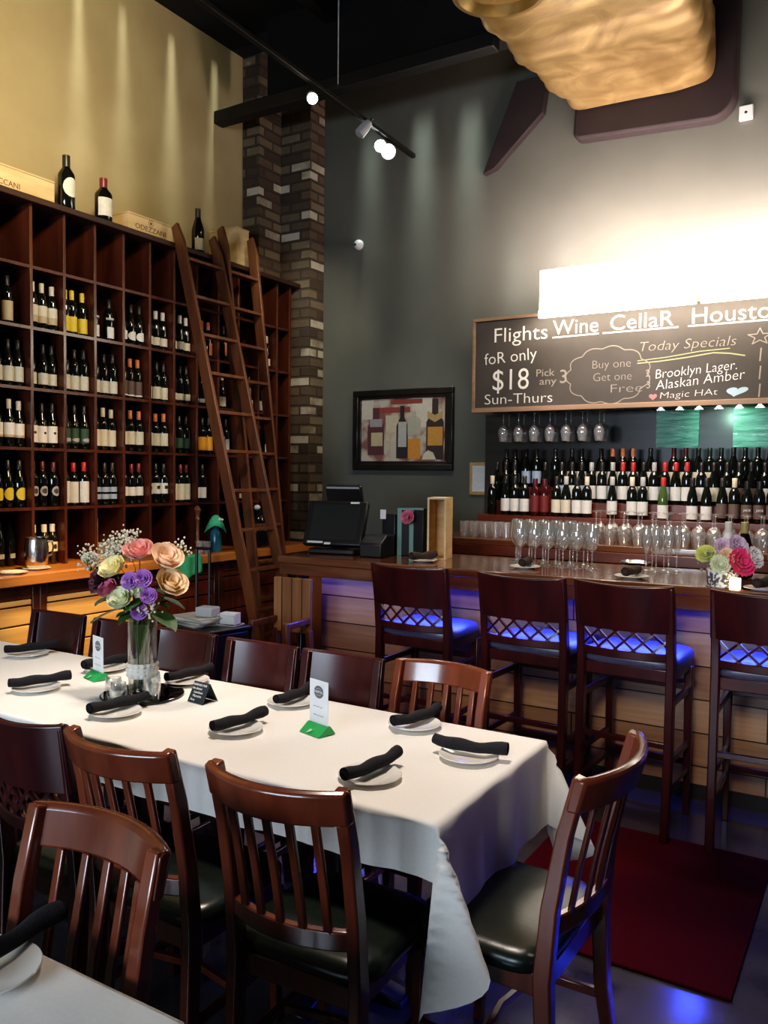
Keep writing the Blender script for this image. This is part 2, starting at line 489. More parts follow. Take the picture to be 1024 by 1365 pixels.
# ------------------------------------------------------------------ bottles
BORD = [(0, 0), (.9, .002), (1, .008), (1, .185), (.95, .198), (.72, .216), (.46, .232), (.39, .245), (.38, .283), (.43, .284), (.43, .295), (.0001, .295)]
BURG = [(0, 0), (.9, .002), (1, .008), (1, .150), (.93, .172), (.74, .200), (.52, .226), (.40, .248), (.38, .283), (.43, .284), (.43, .295), (.0001, .295)]
CHAM = [(0, 0), (.9, .002), (1, .008), (1, .140), (.92, .168), (.68, .205), (.46, .240), (.38, .265), (.40, .283), (.44, .284), (.44, .300), (.0001, .300)]
SLIM = [(0, 0), (.9, .002), (1, .006), (1, .170), (.90, .190), (.6, .212), (.48, .225), (.46, .262), (.5, .263), (.5, .27), (.0001, .27)]
PROF = {'bord': BORD, 'burg': BURG, 'cham': CHAM, 'slim': SLIM}
_mc = {}
def body_mesh(kind, Rr, hs, m):
    k = ('b', kind, Rr, hs, m.name)
    if k not in _mc:
        _mc[k] = MB().lathe([(max(r * Rr, 1e-5), z * hs) for r, z in PROF[kind]], 14).mesh('bottle_glass', m, True, 50)
    return _mc[k]
def cap_mesh(kind, Rr, hs, m):
    k = ('c', kind, Rr, hs, m.name)
    if k not in _mc:
        pr = PROF[kind]
        top = pr[-1][1] * hs
        z0 = top - .062 * hs
        rr = .43 * Rr + .0012 if kind != 'slim' else .5 * Rr + .0012
        _mc[k] = MB().lathe([(rr * .97, z0), (rr, z0 + .003), (rr, top), (rr * .9, top + .0015), (1e-5, top + .0015)], 12).mesh('capsule', m, True, 50)
    return _mc[k]
def label_mesh(kind, Rr, hs, z0, z1, arc, m, oval=False):
    k = ('l', kind, Rr, hs, z0, z1, arc, m.name, oval)
    if k not in _mc:
        rr = Rr + .0007
        seg = 12
        mb = MB()
        if oval:
            def fn(u, v):
                t = u * 2 - 1
                a = -PI / 2 + t * R(arc) / 2
                hh = math.sqrt(max(1 - t * t, .02)) * (z1 - z0) / 2
                z = (z0 + z1) / 2 + (v * 2 - 1) * hh
                return (rr * math.cos(a), rr * math.sin(a), z * hs)
            mb.grid(fn, seg, 1)
        else:
            mb.grid(lambda u, v: (rr * math.cos(-PI / 2 + (u - .5) * R(arc)), rr * math.sin(-PI / 2 + (u - .5) * R(arc)), (z0 + (z1 - z0) * v) * hs), seg, 1)
        _mc[k] = mb.mesh('paper_label', m, True, 50)
    return _mc[k]

CREAM, WHITE, TAN = (.72, .66, .50), (.80, .78, .72), (.55, .42, .25)
YEL, ORG, GRY = (.78, .58, .05), (.80, .38, .04), (.45, .44, .42)
DKGREEN, BLUEW, BROWN = (.03, .07, .045), (.38, .46, .60), (.13, .085, .07)
RED, ORCAP, DARK, MAR = (.55, .03, .03), (.66, .20, .08), (.02, .018, .018), (.20, .02, .03)
REDDARK, CRCAP = (.10, .018, .02), (.68, .60, .46)
CN = {CREAM: 'cream', WHITE: 'white', TAN: 'tan', YEL: 'yellow', ORG: 'orange', GRY: 'grey', DKGREEN: 'dark green', BLUEW: 'pale blue',
      BROWN: 'brown', RED: 'red', ORCAP: 'orange', DARK: 'black', MAR: 'maroon', REDDARK: 'dark red', CRCAP: 'cream'}

def wine_bottle(kind, loc, rz, lab, cap, label, group, Rr=.0355, hs=1.0, glass=None, extra=None, cat='bottle', name='wine_bottle'):
    """lab = (colour, z0, z1, arc, oval) or list of them"""
    g = glass or M['wine_glass_dark']
    o = inst(name, body_mesh(kind, Rr, hs, g), None, loc, rz)
    tag(o, label, cat, group)
    if cap is not None:
        inst('capsule', cap_mesh(kind, Rr, hs, colmat(cap, 'capsule_foil', .35)), o)
    for l in (lab if isinstance(lab, list) else [lab] if lab else []):
        c, z0, z1, arc = l[:4]
        inst('paper_label', label_mesh(kind, Rr, hs, z0, z1, arc, colmat(c), len(l) > 4 and l[4]), o)
    return o

ORD = ['first', 'second', 'third', 'fourth', 'fifth', 'sixth', 'seventh', 'eighth', 'ninth', 'tenth', 'eleventh', 'twelfth']
# cell contents: (row from top, column) -> (positions, cap, labels, kind, glass)
L_low = lambda c: (c, .035, .095, 175)
L_mid = lambda c: (c, .05, .125, 175)
L_tall = lambda c: (c, .05, .165, 175)
P3, P2R, P2L = (0, 1, 2), (1, 2), (0, 1)
CELL = {
 (1, 0): ((1,), DARK, [(TAN, .02, .14, 170)], 'bord'),
 (1, 1): (P3, CRCAP, [(CREAM, .085, .15, 175), (TAN, .04, .085, 175)], 'bord'),
 (1, 2): ((0, .75, 2), YEL, [(YEL, .02, .12, 175)], 'bord'),
 (1, 3): ((0, 1.6), DARK, [(WHITE, .02, .10, 120), (GRY, .15, .165, 150)], 'bord'),
 (1, 4): (P3, DARK, [(WHITE, .035, .10, 150, True)], 'burg'),
 (1, 5): (P3, WHITE, [L_low(CREAM)], 'bord'),
 (1, 6): (P3, WHITE, [L_low(CREAM)], 'bord'),
 (1, 7): (P2R, ORCAP, [(ORCAP, .03, .13, 60)], 'bord'),
 (1, 8): ((1,), DARK, [(ORCAP, .05, .16, 40)], 'bord'),  # narrow orange strip colours in a bright reflection on this bottle
 (1, 10): (P2R, GRY, [L_low(CREAM)], 'bord'),
 (2, 0): (P3, DARK, [(CREAM, .03, .125, 175)], 'burg'),
 (2, 1): (P3, DARK, [(CREAM, .03, .105, 175)], 'burg'),
 (2, 2): (P3, DARK, [(CREAM, .02, .115, 175)], 'bord'),
 (2, 3): (P3, DARK, [(CREAM, .02, .105, 175)], 'bord'),
 (2, 4): (P3, ORCAP, [(BROWN, .03, .13, 175), (WHITE, .02, .03, 175)], 'bord'),
 (2, 5): (P3, DARK, [(CREAM, .02, .11, 175)], 'bord'),
 (2, 6): (P3, DARK, [(CREAM, .03, .08, 160)], 'bord'),
 (2, 7): (P2L, DARK, [(GRY, .03, .06, 120)], 'bord'),
 (2, 8): ((1,), CRCAP, [(CREAM, .02, .10, 160)], 'burg'),
 (2, 9): (P2R, DARK, [(CREAM, .02, .095, 175)], 'bord'),
 (2, 10): (P2R, DARK, [(GRY, .02, .10, 175)], 'bord'),
 (3, 0): (P3, CRCAP, [(WHITE, .075, .15, 175), (TAN, .06, .075, 175)], 'burg'),
 (3, 1): (P3, DARK, [(WHITE, .035, .145, 175), (DARK, .09, .108, 34, True)], 'burg'),
 (3, 2): (P3, DARK, [(DKGREEN, .04, .14, 175), (GRY, .05, .075, 110, True)], 'burg'),
 (3, 3): (P3, CRCAP, [(CREAM, .03, .145, 175)], 'bord'),
 (3, 4): (P3, ORCAP, [(CREAM, .05, .145, 175)], 'bord'),
 (3, 5): (P3, ORCAP, [(CREAM, .05, .145, 175)], 'bord'),
 (3, 6): (P3, DARK, [(DKGREEN, .04, .12, 160)], 'bord'),
 (3, 7): (P3, DARK, [(ORG, .03, .14, 175)], 'bord'),
 (3, 8): ((1.6,), DARK, [(WHITE, .04, .13, 90)], 'bord'),
 (3, 9): ((1,), REDDARK, [(REDDARK, .03, .14, 175)], 'slim'),
 (3, 10): ((2,), DARK, [(WHITE, .04, .11, 120)], 'bord'),
 (4, 0): (P3, DARK, [(YEL, .045, .125, 130, True)], 'burg'),
 (4, 1): (P3, REDDARK, [(GRY, .07, .135, 100, True), (DARK, .085, .12, 60, True)], 'bord'),
 (4, 2): (P3, RED, [(WHITE, .02, .165, 165)], 'bord'),
 (4, 3): (P3, DARK, [(BLUEW, .09, .125, 150), (BLUEW, .04, .075, 150)], 'bord'),
 (4, 4): (P3, MAR, [(WHITE, .06, .125, 175)], 'bord'),
 (4, 5): (P3, DARK, [(WHITE, .07, .15, 175), (DARK, .105, .13, 60)], 'bord'),
 (4, 6): (P3, MAR, [(CREAM, .02, .145, 175)], 'bord'),
 (4, 7): (P2L, DARK, [(WHITE, .03, .115, 175)], 'bord'),
 (4, 9): (P2L, DARK, [(CREAM, .02, .06, 175), (WHITE, .09, .10, 175)], 'bord'),
 (5, 0): (P3, DARK, [(GRY, .05, .08, 60)], 'burg'),
 (5, 1): ((0, 1.05, 2), WHITE, [(CREAM, .085, .15, 160), (DARK, .10, .135, 40, True)], 'slim'),
}
ys_col = [YR0] + COLS
for (r, c), (pos, cap, labs, kind) in sorted(CELL.items()):
    zf = {1: 2.497, 2: 2.112, 3: 1.730, 4: 1.347, 5: .965}[r]
    y0, y1 = COLS[c] + .011, (COLS[c + 1] if c + 1 < len(COLS) else YR1 - .03) - .011
    mid = (y0 + y1) / 2
    step = .0742
    for i, p in enumerate(pos):
        y = mid + (p - 1) * step
        x = RX1 - .065 - random.uniform(0, .02) - (.10 if (r, c) == (5, 0) else 0)
        nm = ['left', 'middle', 'right'][min(2, int(round(p)))] if len(pos) > 1 else 'only'
        lc = CN[labs[0][0]]
        label = '%s bottle, %s cap and %s label, %s rack column, %s bottle row' % (nm, CN[cap], lc, ORD[c], ORD[r - 1])
        wine_bottle(kind, (x, y, zf + .0005), PI / 2 + random.uniform(-.12, .12), labs, cap, label, 'wine bottles in the wall rack',
                    hs=random.choice([1.0, .985, 1.01]) if kind != 'slim' else .97)

# plates and tray in the low cubby
t = empty('saucer_stack_tray', (RX1 - .17, 4.005, .965), label='pale wooden tray block in the low cubby behind the flowers', cat='tray')
MB().box(-.12, .13, -.095, .095, .0005, .03).box(-.12, .13, -.095, -.08, .03, .29).box(-.12, -.105, -.08, .095, .03, .29).build('tray_box', M['boxwood'], t)
for k in range(7):
    s = MB().lathe([(1e-4, 0), (.04, 0), (.062, .009), (.063, .011), (.04, .004), (1e-4, .004)], 18).build('saucer', M['china'], None, True, loc=(RX1 - .11, 4.02, .9965 + k * .0105))
    tag(s, 'white saucer number %s from the bottom in the low cubby stack' % ['one', 'two', 'three', 'four', 'five', 'six', 'seven'][k], 'saucer', 'saucers stacked in the low cubby')

# ------------------------------------------------------------------ things on top of the rack
ZT = RTOP + .0405
def wood_crate(name, x0, x1, y0, y1, h, label, word=None, size=.05, sx=1.0, crest=False):
    t = empty(name, ((x0 + x1) / 2, (y0 + y1) / 2, ZT), label=label, cat='wine box', group='wooden wine boxes on top of the rack')
    a, b = (x1 - x0) / 2, (y1 - y0) / 2
    MB().box(-a, a, -b, b, 0, h - .012).build('box_body', M['boxwood'], t, bevel=.002)
    MB().box(-a - .003, a + .003, -b - .003, b + .003, h - .011, h).build('box_lid', M['boxwood'], t, bevel=.002)
    if word:
        text('printed_name', word, size, M['printink'], t, (a + .0008, 0, h * .30), (PI / 2, 0, PI / 2), 'CENTER', sx=sx)
    if crest:
        cr = MB()
        cr.lathe([(.020, 0), (.024, 0)], 16)
        cr.lathe([(1e-4, 0), (.012, 0)], 6)
        o = cr.build('printed_crest', M['printink'], t, loc=(a + .001, .0, h * .74)); o.rotation_euler = (0, PI / 2, 0)
    return t
wood_crate('wine_box', -5.0, -4.76, 2.90, 3.62, .18, 'long pale wooden wine box at the left end of the rack top', 'PACCANI', .05, 1.0)
wood_crate('wine_box', -4.95, -4.715, 4.20, 4.63, .145, 'pale wooden wine box stamped ODEZZANI on the rack top', 'ODEZZANI', .052, 1.15, True)
wood_crate('wine_box', -5.03, -4.72, 5.37, 5.52, .335, 'upright tan wooden box behind the ladder tops', None)
wine_bottle('bord', (-4.75, 3.705, ZT), PI / 2, [(WHITE, .075, .175, 120, True)], DARK, 'tall magnum with oval label beside the long wooden box', 'large bottles on the rack top', Rr=.056, hs=1.27)
wine_bottle('bord', (-4.76, 4.02, ZT), PI / 2, [(WHITE, .05, .165, 150)], MAR, 'squat magnum with square pale label between boxes on rack top', 'large bottles on the rack top', Rr=.06, hs=1.09)
wine_bottle('burg', (-4.755, 4.945, ZT), PI / 2, [(CREAM, .03, .105, 150)], DARK, 'sloping shouldered magnum on rack top between the ladders', 'large bottles on the rack top', Rr=.05, hs=1.24)

# ------------------------------------------------------------------ ladders
def ladder(name, ya, yb, xt, zt, xf, label, extra_foot=0.0):
    t = empty(name, (xf, (ya + yb) / 2, 0), label=label, cat='ladder', group='wooden library ladders leaning on the rack')
    dx = xt - xf
    hw = (yb - ya) / 2
    wd, th = .088, .028
    L_ = math.hypot(dx, zt); ux, uz = dx / L_, zt / L_
    nx, nz = uz, -ux
    for s in (-1, 1):
        yc = s * hw
        pts = [(-wd / 2 * nx + .0, max(-wd / 2 * nz, 0)), (wd / 2 * nx, 0)]
        # tapered pointed top like the old library ladders
        pts += [(dx + wd / 2 * nx - ux * .16, zt + wd / 2 * nz - uz * .16), (dx + .012 * nx, zt), (dx - wd / 2 * nx, zt - .02 - wd / 2 * nz)]
        MB().prism(pts, 'y', yc - th / 2, yc + th / 2).build('rail', M['ladder'], t, bevel=.003)
    z = .30
    while z < zt - .15:
        f = z / zt
        MB().box(dx * f - .04, dx * f + .04, -hw + th / 2, hw - th / 2, z - .012, z + .012).build('rung', M['ladder'], t, bevel=.003)
        z += .288
    return t
ladder('library_ladder', 4.590, 4.990, -4.63, 3.45, -3.725, 'wooden library ladder set further out, left of the pair')
ladder('library_ladder', 5.055, 5.415, -4.60, 3.54, -4.16, 'steeper wooden library ladder beside the brick pillar')

# ------------------------------------------------------------------ things on the worktop
ZW = .9635
t = empty('steel_pitcher', (-4.55, 3.31, ZW + .012), label='shiny steel pitcher on white saucer at the ledge left end', cat='pitcher')
MB().lathe([(1e-4, 0), (.058, 0), (.062, .008), (.070, .06), (.072, .12), (.066, .17), (.064, .185), (.067, .192), (.060, .19), (.062, .02), (1e-4, .01)], 28).build('vessel', M['steel'], t, True)
MB().tube([(0, .068, .165), (.01, .105, .16), (.012, .115, .12), (.006, .105, .075), (0, .07, .06)], .006, 8).build('handle', M['steel'], t, True)
def plate_mesh(r=.082):
    k = ('plate', r)
    if k not in _mc:
        _mc[k] = MB().lathe([(1e-4, 0), (r * .58, 0), (r * .62, .003), (r * .97, .011), (r, .0125), (r * .98, .0145), (r * .62, .007), (r * .55, .0055), (1e-4, .0055)], 36).mesh('plate', M['china'], True, 60)
    return _mc[k]
for (x, y, lab) in ((-4.55, 3.31, 'white plate under the steel pitcher on the ledge'), (-4.47, 3.09, 'white plate left of the steel pitcher at the ledge edge')):
    tag(inst('plate', plate_mesh(.085), None, (x, y, ZW)), lab, 'plate', 'plates on the rack ledge')
# spray bottle with green cloth
t = empty('spray_bottle', (-4.50, 4.88, ZW), label='blue spray bottle under a green cloth beside the ladder foot', cat='spray bottle')
MB().lathe([(1e-4, 0), (.042, 0), (.045, .01), (.045, .15), (.03, .18), (.016, .20), (.016, .23), (1e-4, .23)], 18).build('bottle_body', M['blue_liquid'], t, True)
MB().box(-.02, .05, -.015, .015, .23, .265).box(.05, .075, -.008, .008, .245, .26).build('trigger_head', M['white_plastic'], t, bevel=.005)
def drape(u, v):
    a = u * 2 * PI
    rr = .012 + v * (.062 + .012 * math.sin(a * 3 + 1) + .02 * max(0, math.sin(a - .8)))
    return (rr * math.cos(a), rr * math.sin(a) * 1.15, .285 - v ** 1.6 * (.11 + .03 * math.sin(a * 2)) )
tag(MB().grid(drape, 24, 7).build('green_cloth', M['green_cloth'], None, True, solid=.004, loc=(-4.50, 4.88, ZW)), 'bright green cloth hung over the blue spray bottle', 'cloth')
# green towel over the ledge edge
def towel(u, v):
    y = (u - .5) * .30
    s = v * .30
    if s < .10: x, z = -.10 + s, .006
    else: x, z = .012 + .009 * math.sin(u * 15), .006 - (s - .10) * (1 - .35 * u)
    return (x, y, z + .004 * math.sin(u * 9) * v)
tag(MB().grid(towel, 16, 16).build('green_towel', M['green_cloth'], None, True, solid=.004, loc=(-4.368, 4.42, ZW)), 'green towel draped over the ledge edge behind the roses', 'towel')
# turned candlestick and small glasses
t = empty('candlestick', (-4.56, 4.74, ZW), label='tall turned wooden candlestick on the ledge', cat='candlestick')
MB().lathe([(1e-4, 0), (.045, 0), (.045, .012), (.02, .03), (.016, .06), (.024, .08), (.014, .10), (.014, .24), (.022, .26), (.014, .28), (.022, .31), (.03, .33), (.012, .36), (1e-4, .365)], 16).build('turned_post', M['ladder'], t, True)
GOB = [(1e-4, 0), (.030, 0), (.030, .003), (.005, .008), (.004, .07), (.018, .08), (.033, .11), (.036, .15), (.031, .19)]
for i, (dx, dy) in enumerate(((0, 0), (.06, .065), (-.05, .075))):
    o = MB().lathe([(r * .8, z * .7) for r, z in GOB], 14).build('small_glass', M['glass'], None, True, loc=(-4.50 + dx, 4.17 + .0 + dy * 2.2 - .02, ZW)) if False else \
        MB().lathe([(1e-4, .001), (.022, .001), (.026, .07), (.027, .095)], 14).build('small_glass', M['glass'], None, True, loc=(-4.46 + dx * .6, 4.655 + dy * .75, ZW))
    tag(o, ['front small clear glass beside the wooden candlestick', 'right small clear glass behind the candlestick', 'rear small clear glass by the candlestick'][i], 'glass', 'small glasses by the candlestick')
# dark appliance on the ledge right of the ladder
t = empty('coffee_urn', (-4.60, 5.50, ZW), label='dark round urn with chrome tap on the ledge behind ladders', cat='urn')
MB().lathe([(1e-4, 0), (.10, 0), (.105, .02), (.105, .22), (.08, .28), (.03, .31), (1e-4, .315)], 24).build('urn_body', M['black_gloss'], t, True)
MB().tube([(.10, 0, .13), (.13, 0, .13), (.13, 0, .09)], .008, 8).build('tap', M['steel'], t, True)
MB().lathe([(.02, .31), (.03, .325), (.02, .345), (1e-4, .35)], 14).build('lid_knob', M['china'], t, True)

# ================================================================== FURNITURE MAKERS
def arc_pts(xa, y0, bulge, n, z):
    return [(-xa + 2 * xa * i / n, y0 - bulge * (1 - (2 * i / n - 1) ** 2), z) for i in range(n + 1)]

def seat_cushion(t, w, d, z, m, yc=0.0, th=.055):
    n = 28
    def outline(k, s):
        a = 2 * PI * k / n
        c, sn = math.cos(a), math.sin(a)
        e = .38
        return (math.copysign(abs(c) ** e, c) * w / 2 * s, yc + math.copysign(abs(sn) ** e, sn) * d / 2 * s)
    mb = MB(); rings = [(.97, 0), (1.0, .012), (1.0, th * .55), (.96, th * .85), (.86, th), (.5, th + .008), (.02, th + .010)]
    vs = [(*outline(k, s), z + h) for s, h in rings for k in range(n)]
    fs = [(i * n + k, i * n + (k + 1) % n, (i + 1) * n + (k + 1) % n, (i + 1) * n + k) for i in range(len(rings) - 1) for k in range(n)]
    fs += [tuple(range(n))[::-1], tuple((len(rings) - 1) * n + k for k in range(n))]
    mb.add(vs, fs)
    return mb.build('seat', m, t, True, angle=60)

def slat_chair(label, group='slat back dining chairs', W=.375, H=.915):
    t = empty('dining_chair', (0, 0, 0), label=label, cat='chair', group=group)
    xa = W / 2 - .016
    prof = [(-.215, 0), (-.185, .22), (-.175, .43), (-.190, .60), (-.222, .78), (-.258, H)]
    def back_y(z):
        for (ya, za), (yb, zb) in zip(prof, prof[1:]):
            if za <= z <= zb: return ya + (yb - ya) * (z - za) / (zb - za)
        return prof[-1][0]
    for s in (-1, 1):
        MB().sweep([(s * (xa + (.012 if z < .2 else 0)), y, z) for y, z in prof], [.032] * 6, [.036, .042, .046, .042, .036, .032]).build('leg', M['chair'], t, bevel=.005)
        MB().sweep([(s * (W / 2 - .035), .185, 0), (s * (W / 2 - .03), .175, .40)], [.026, .036], [.026, .036]).build('leg', M['chair'], t, bevel=.004)
    # top rail bulging back, higher than the slats
    n = 12
    rail = MB()
    for (zz0, zz1, yy, th) in ((H - .078, H + .004, back_y(H - .04), .030),):
        pts = arc_pts(W / 2 + .002, yy, .062, n, (zz0 + zz1) / 2)
        vs = []; fs = []
        for p in pts:
            for dy, z, lean in ((-th / 2, zz0, .006), (th / 2, zz0, .006), (th / 2, zz1 - .008, -.012), (.004, zz1, -.014), (-th / 2, zz1 - .008, -.014)):
                vs.append((p[0], p[1] + dy + lean, z))
        for i in range(n):
            for k in range(5):
                fs.append((i * 5 + k, i * 5 + (k + 1) % 5, (i + 1) * 5 + (k + 1) % 5, (i + 1) * 5 + k))
        fs += [tuple(range(5))[::-1], tuple(n * 5 + k for k in range(5))]
        rail.add(vs, fs)
    rail.build('top_rail', M['chair'], t, bevel=.006)
    lz = .555
    MB().sweep(arc_pts(xa, back_y(lz), .045, n, lz), .045, .022, side=(0, 0, 1)).build('lower_rail', M['chair'], t, bevel=.004)
    for k in range(5):
        u = (k + 1) / 6
        x = -xa + 2 * xa * u
        q = 1 - (2 * u - 1) ** 2
        MB().sweep([(x, back_y(lz) - .045 * q, lz), (x, back_y(.68) - .046 * q - .004, .68), (x, back_y(H - .06) - .050 * q, H - .075)], .021, .012).build('slat', M['chair'], t, bevel=.003)
    ap = MB().box(-W / 2 + .02, W / 2 - .02, .168, .19, .375, .432).box(-W / 2 + .02, -W / 2 + .042, -.17, .18, .375, .432).box(W / 2 - .042, W / 2 - .02, -.17, .18, .375, .432).box(-W / 2 + .02, W / 2 - .02, -.172, -.15, .375, .432)
    ap.build('seat_frame', M['chair'], t, bevel=.004)
    seat_cushion(t, W + .02, .385, .432, M['vinyl'], .015, .05)
    for s in (-1, 1):
        MB().sweep([(s * (W / 2 - .03), .175, .19), (s * (W / 2 - .018), -.18, .19)], .018, .024).build('stretcher', M['chair'], t, bevel=.003)
    MB().sweep([(-(W / 2 - .03), .0, .19), (0, .03, .19), ((W / 2 - .03), .0, .19)], .02, .02, side=(0, 0, 1)).build('stretcher', M['chair'], t, bevel=.003)
    return t

def lattice_chair(name, label, group, W, SH, H, cushion, cat, stool=False, wm=None):
    wm = wm or M['mahog']
    t = empty(name, (0, 0, 0), label=label, cat=cat, group=group)
    xa = W / 2 - .018
    prof = [(-.215, 0), (-.185, SH * .5), (-.175, SH), (-.195, SH + (H - SH) * .45), (-.235, H)]
    def back_y(z):
        for (ya, za), (yb, zb) in zip(prof, prof[1:]):
            if za <= z <= zb: return ya + (yb - ya) * (z - za) / (zb - za)
        return prof[-1][0]
    for s in (-1, 1):
        MB().sweep([(s * xa, y, z) for y, z in prof], .036, [.036, .044, .048, .042, .034]).build('leg', wm, t, bevel=.005)
        MB().sweep([(s * (W / 2 - .03), .19, 0), (s * (W / 2 - .03), .18, SH - .06)], [.028, .038], [.028, .038]).build('leg', wm, t, bevel=.004)
    n = 12
    ph = .205 if stool else .19
    pts = arc_pts(W / 2 + .004, 0, .045, n, 0)
    vs = []; fs = []
    zlo, zhi = H - ph, H
    for i, p in enumerate(pts):
        u = 2 * i / n - 1
        top = zhi + .010 * u * u + .0
        yl, yh = back_y(zlo), back_y(zhi)
        for dy, z, yy in ((-.012, zlo, yl), (.012, zlo, yl), (.012, top - .005, yh), (.0, top, yh), (-.012, top - .005, yh)):
            vs.append((p[0], p[1] + dy + yy, z))
    for i in range(n):
        for k in range(5):
            fs.append((i * 5 + k, i * 5 + (k + 1) % 5, (i + 1) * 5 + (k + 1) % 5, (i + 1) * 5 + k))
    fs += [tuple(range(5))[::-1], tuple(n * 5 + k for k in range(5))]
    MB().add(vs, fs).build('back_panel', wm, t, bevel=.004)
    # lattice band
    zl = zlo - .095
    def bp(u, z):
        return (-xa + 2 * xa * u, back_y(z) - .045 * (1 - (2 * u - 1) ** 2), z)
    lat = MB()
    nd = 5
    for k in range(-1, nd + 1):
        for sgn in (1, -1):
            ua, ub = (k / nd, (k + 1.3) / nd) if sgn > 0 else ((k + 1.3) / nd, k / nd)
            za, zb = zl, zlo + .004
            P_ = []
            for q in range(5):
                f = q / 4
                u = ua + (ub - ua) * f
                if -.001 <= u <= 1.001:
                    P_.append(bp(u, za + (zb - za) * f))
            if len(P_) > 1:
                lat.sweep(P_, .014, .010, side=(0, 1, 0))
    lat.build('lattice', wm, t)
    MB().sweep([bp(i / n, zl - .012) for i in range(n + 1)], .036, .022, side=(0, 0, 1)).build('lower_rail', wm, t, bevel=.004)
    ap = MB().box(-W / 2 + .02, W / 2 - .02, .165, .19, SH - .075, SH - .02).box(-W / 2 + .02, -W / 2 + .045, -.17, .18, SH - .075, SH - .02).box(W / 2 - .045, W / 2 - .02, -.17, .18, SH - .075, SH - .02).box(-W / 2 + .02, W / 2 - .02, -.172, -.15, SH - .075, SH - .02)
    ap.build('seat_frame', wm, t, bevel=.004)
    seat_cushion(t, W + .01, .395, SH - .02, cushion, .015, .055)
    zs = [.22, .34] if stool else [.19]
    for s in (-1, 1):
        for z in zs:
            MB().sweep([(s * (W / 2 - .03), .185, z), (s * (W / 2 - .022), -.195, z)], .02, .026).build('stretcher', wm, t, bevel=.003)
    if stool:
        MB().sweep([(-(W / 2 - .03), .19, .25), ((W / 2 - .03), .19, .25)], .03, .024, side=(0, 0, 1)).build('foot_rail', wm, t, bevel=.003)
        MB().sweep([(-(W / 2 - .022), -.19, .42), ((W / 2 - .022), -.19, .42)], .026, .02, side=(0, 0, 1)).build('stretcher', wm, t, bevel=.003)
        MB().sweep([(-(W / 2 - .03), .18, SH - .16), ((W / 2 - .03), .18, SH - .16)], .03, .02, side=(0, 0, 1)).build('stretcher', wm, t, bevel=.003)
        for s in (-1, 1):
            MB().sweep([(s * (W / 2 - .03), .185, SH - .17), (s * (W / 2 - .022), -.18, SH - .17)], .02, .03).build('stretcher', wm, t, bevel=.003)
    return t

# ================================================================== TABLES
def tablecloth(name, x0, x1, y0, y1, z, hx, hy, tipk, label, seed, nx=110, ny=60, left=True):
    rnd = random.Random(seed)
    ph = [rnd.uniform(0, 6) for _ in range(8)]
    ux0, ux1 = x0 - (hx if left else 0), x1 + hx
    uy0, uy1 = y0 - hy, y1 + hy
    def fn(a, b):
        u = ux0 + (ux1 - ux0) * a
        v = uy0 + (uy1 - uy0) * b
        cx, cy = min(max(u, x0), x1), min(max(v, y0), y1)
        du, dv = u - cx, v - cy
        r = math.hypot(du, dv)
        if r < 1e-6:
            return (u, v, z + .0012 * math.sin(u * 5 + ph[0]) * math.sin(v * 6 + ph[1]))
        nxv, nyv = du / r, dv / r
        s2 = abs(2 * nxv * nyv)
        rr = r * (1 + tipk * s2 ** 1.6)
        along = cx * (abs(nyv)) + cy * abs(nxv)
        rip = (.012 * math.sin(along * 17 + ph[2]) + .008 * math.sin(along * 31 + ph[3]) + .006 * math.sin(along * 9 + ph[4])) * min(1, rr / .12)
        out = .006 + .045 * rr * .5 + rip * (.7 if s2 < .05 else .25)
        drop = max(rr - .006, 0)
        if s2 > .05:
            th = math.atan2(abs(nyv), abs(nxv)) / (PI / 2)
            ox = rr * (.46 * math.sin(PI * min(1, th * 3.6)) if th < .2778 else 0) + .006
            oy = rr * (.20 * math.sin(PI * min(1, max(0, th - .08) * 1.9)) if th < .6 else 0) + .006 * th
            e = min(1, (s2 - .05) / .25)
            bx_, by_ = abs(nxv) * max(out, .004), abs(nyv) * max(out, .004)
            ox = bx_ + (ox - bx_) * e; oy = by_ + (oy - by_) * e
            return (cx + math.copysign(ox, nxv), cy + math.copysign(oy, nyv), z - drop)
        return (cx + nxv * max(out, .004), cy + nyv * max(out, .004), z - drop)
    # non-uniform sampling so the edge stays crisp
    def axis(lo, a, b, hi, nmid, nh):
        pts = []
        if a - lo > 1e-6:
            pts += [lo + (a - lo) * i / nh for i in range(nh)]
        pts += [a + (b - a) * i / nmid for i in range(nmid)]
        pts += [b + (hi - b) * i / nh for i in range(nh + 1)]
        return pts
    U = axis(ux0, x0, x1, ux1, nx, 14)
    V = axis(uy0, y0, y1, uy1, ny, 14)
    vs = [fn((u - ux0) / (ux1 - ux0), (v - uy0) / (uy1 - uy0)) for u in U for v in V]
    m_ = len(V)
    fs = [(i * m_ + j, (i + 1) * m_ + j, (i + 1) * m_ + j + 1, i * m_ + j + 1) for i in range(len(U) - 1) for j in range(m_ - 1)]
    o = MB().add(vs, fs).build(name, M['cloth'], None, True, angle=180)
    return tag(o, label, 'tablecloth', 'white tablecloths')

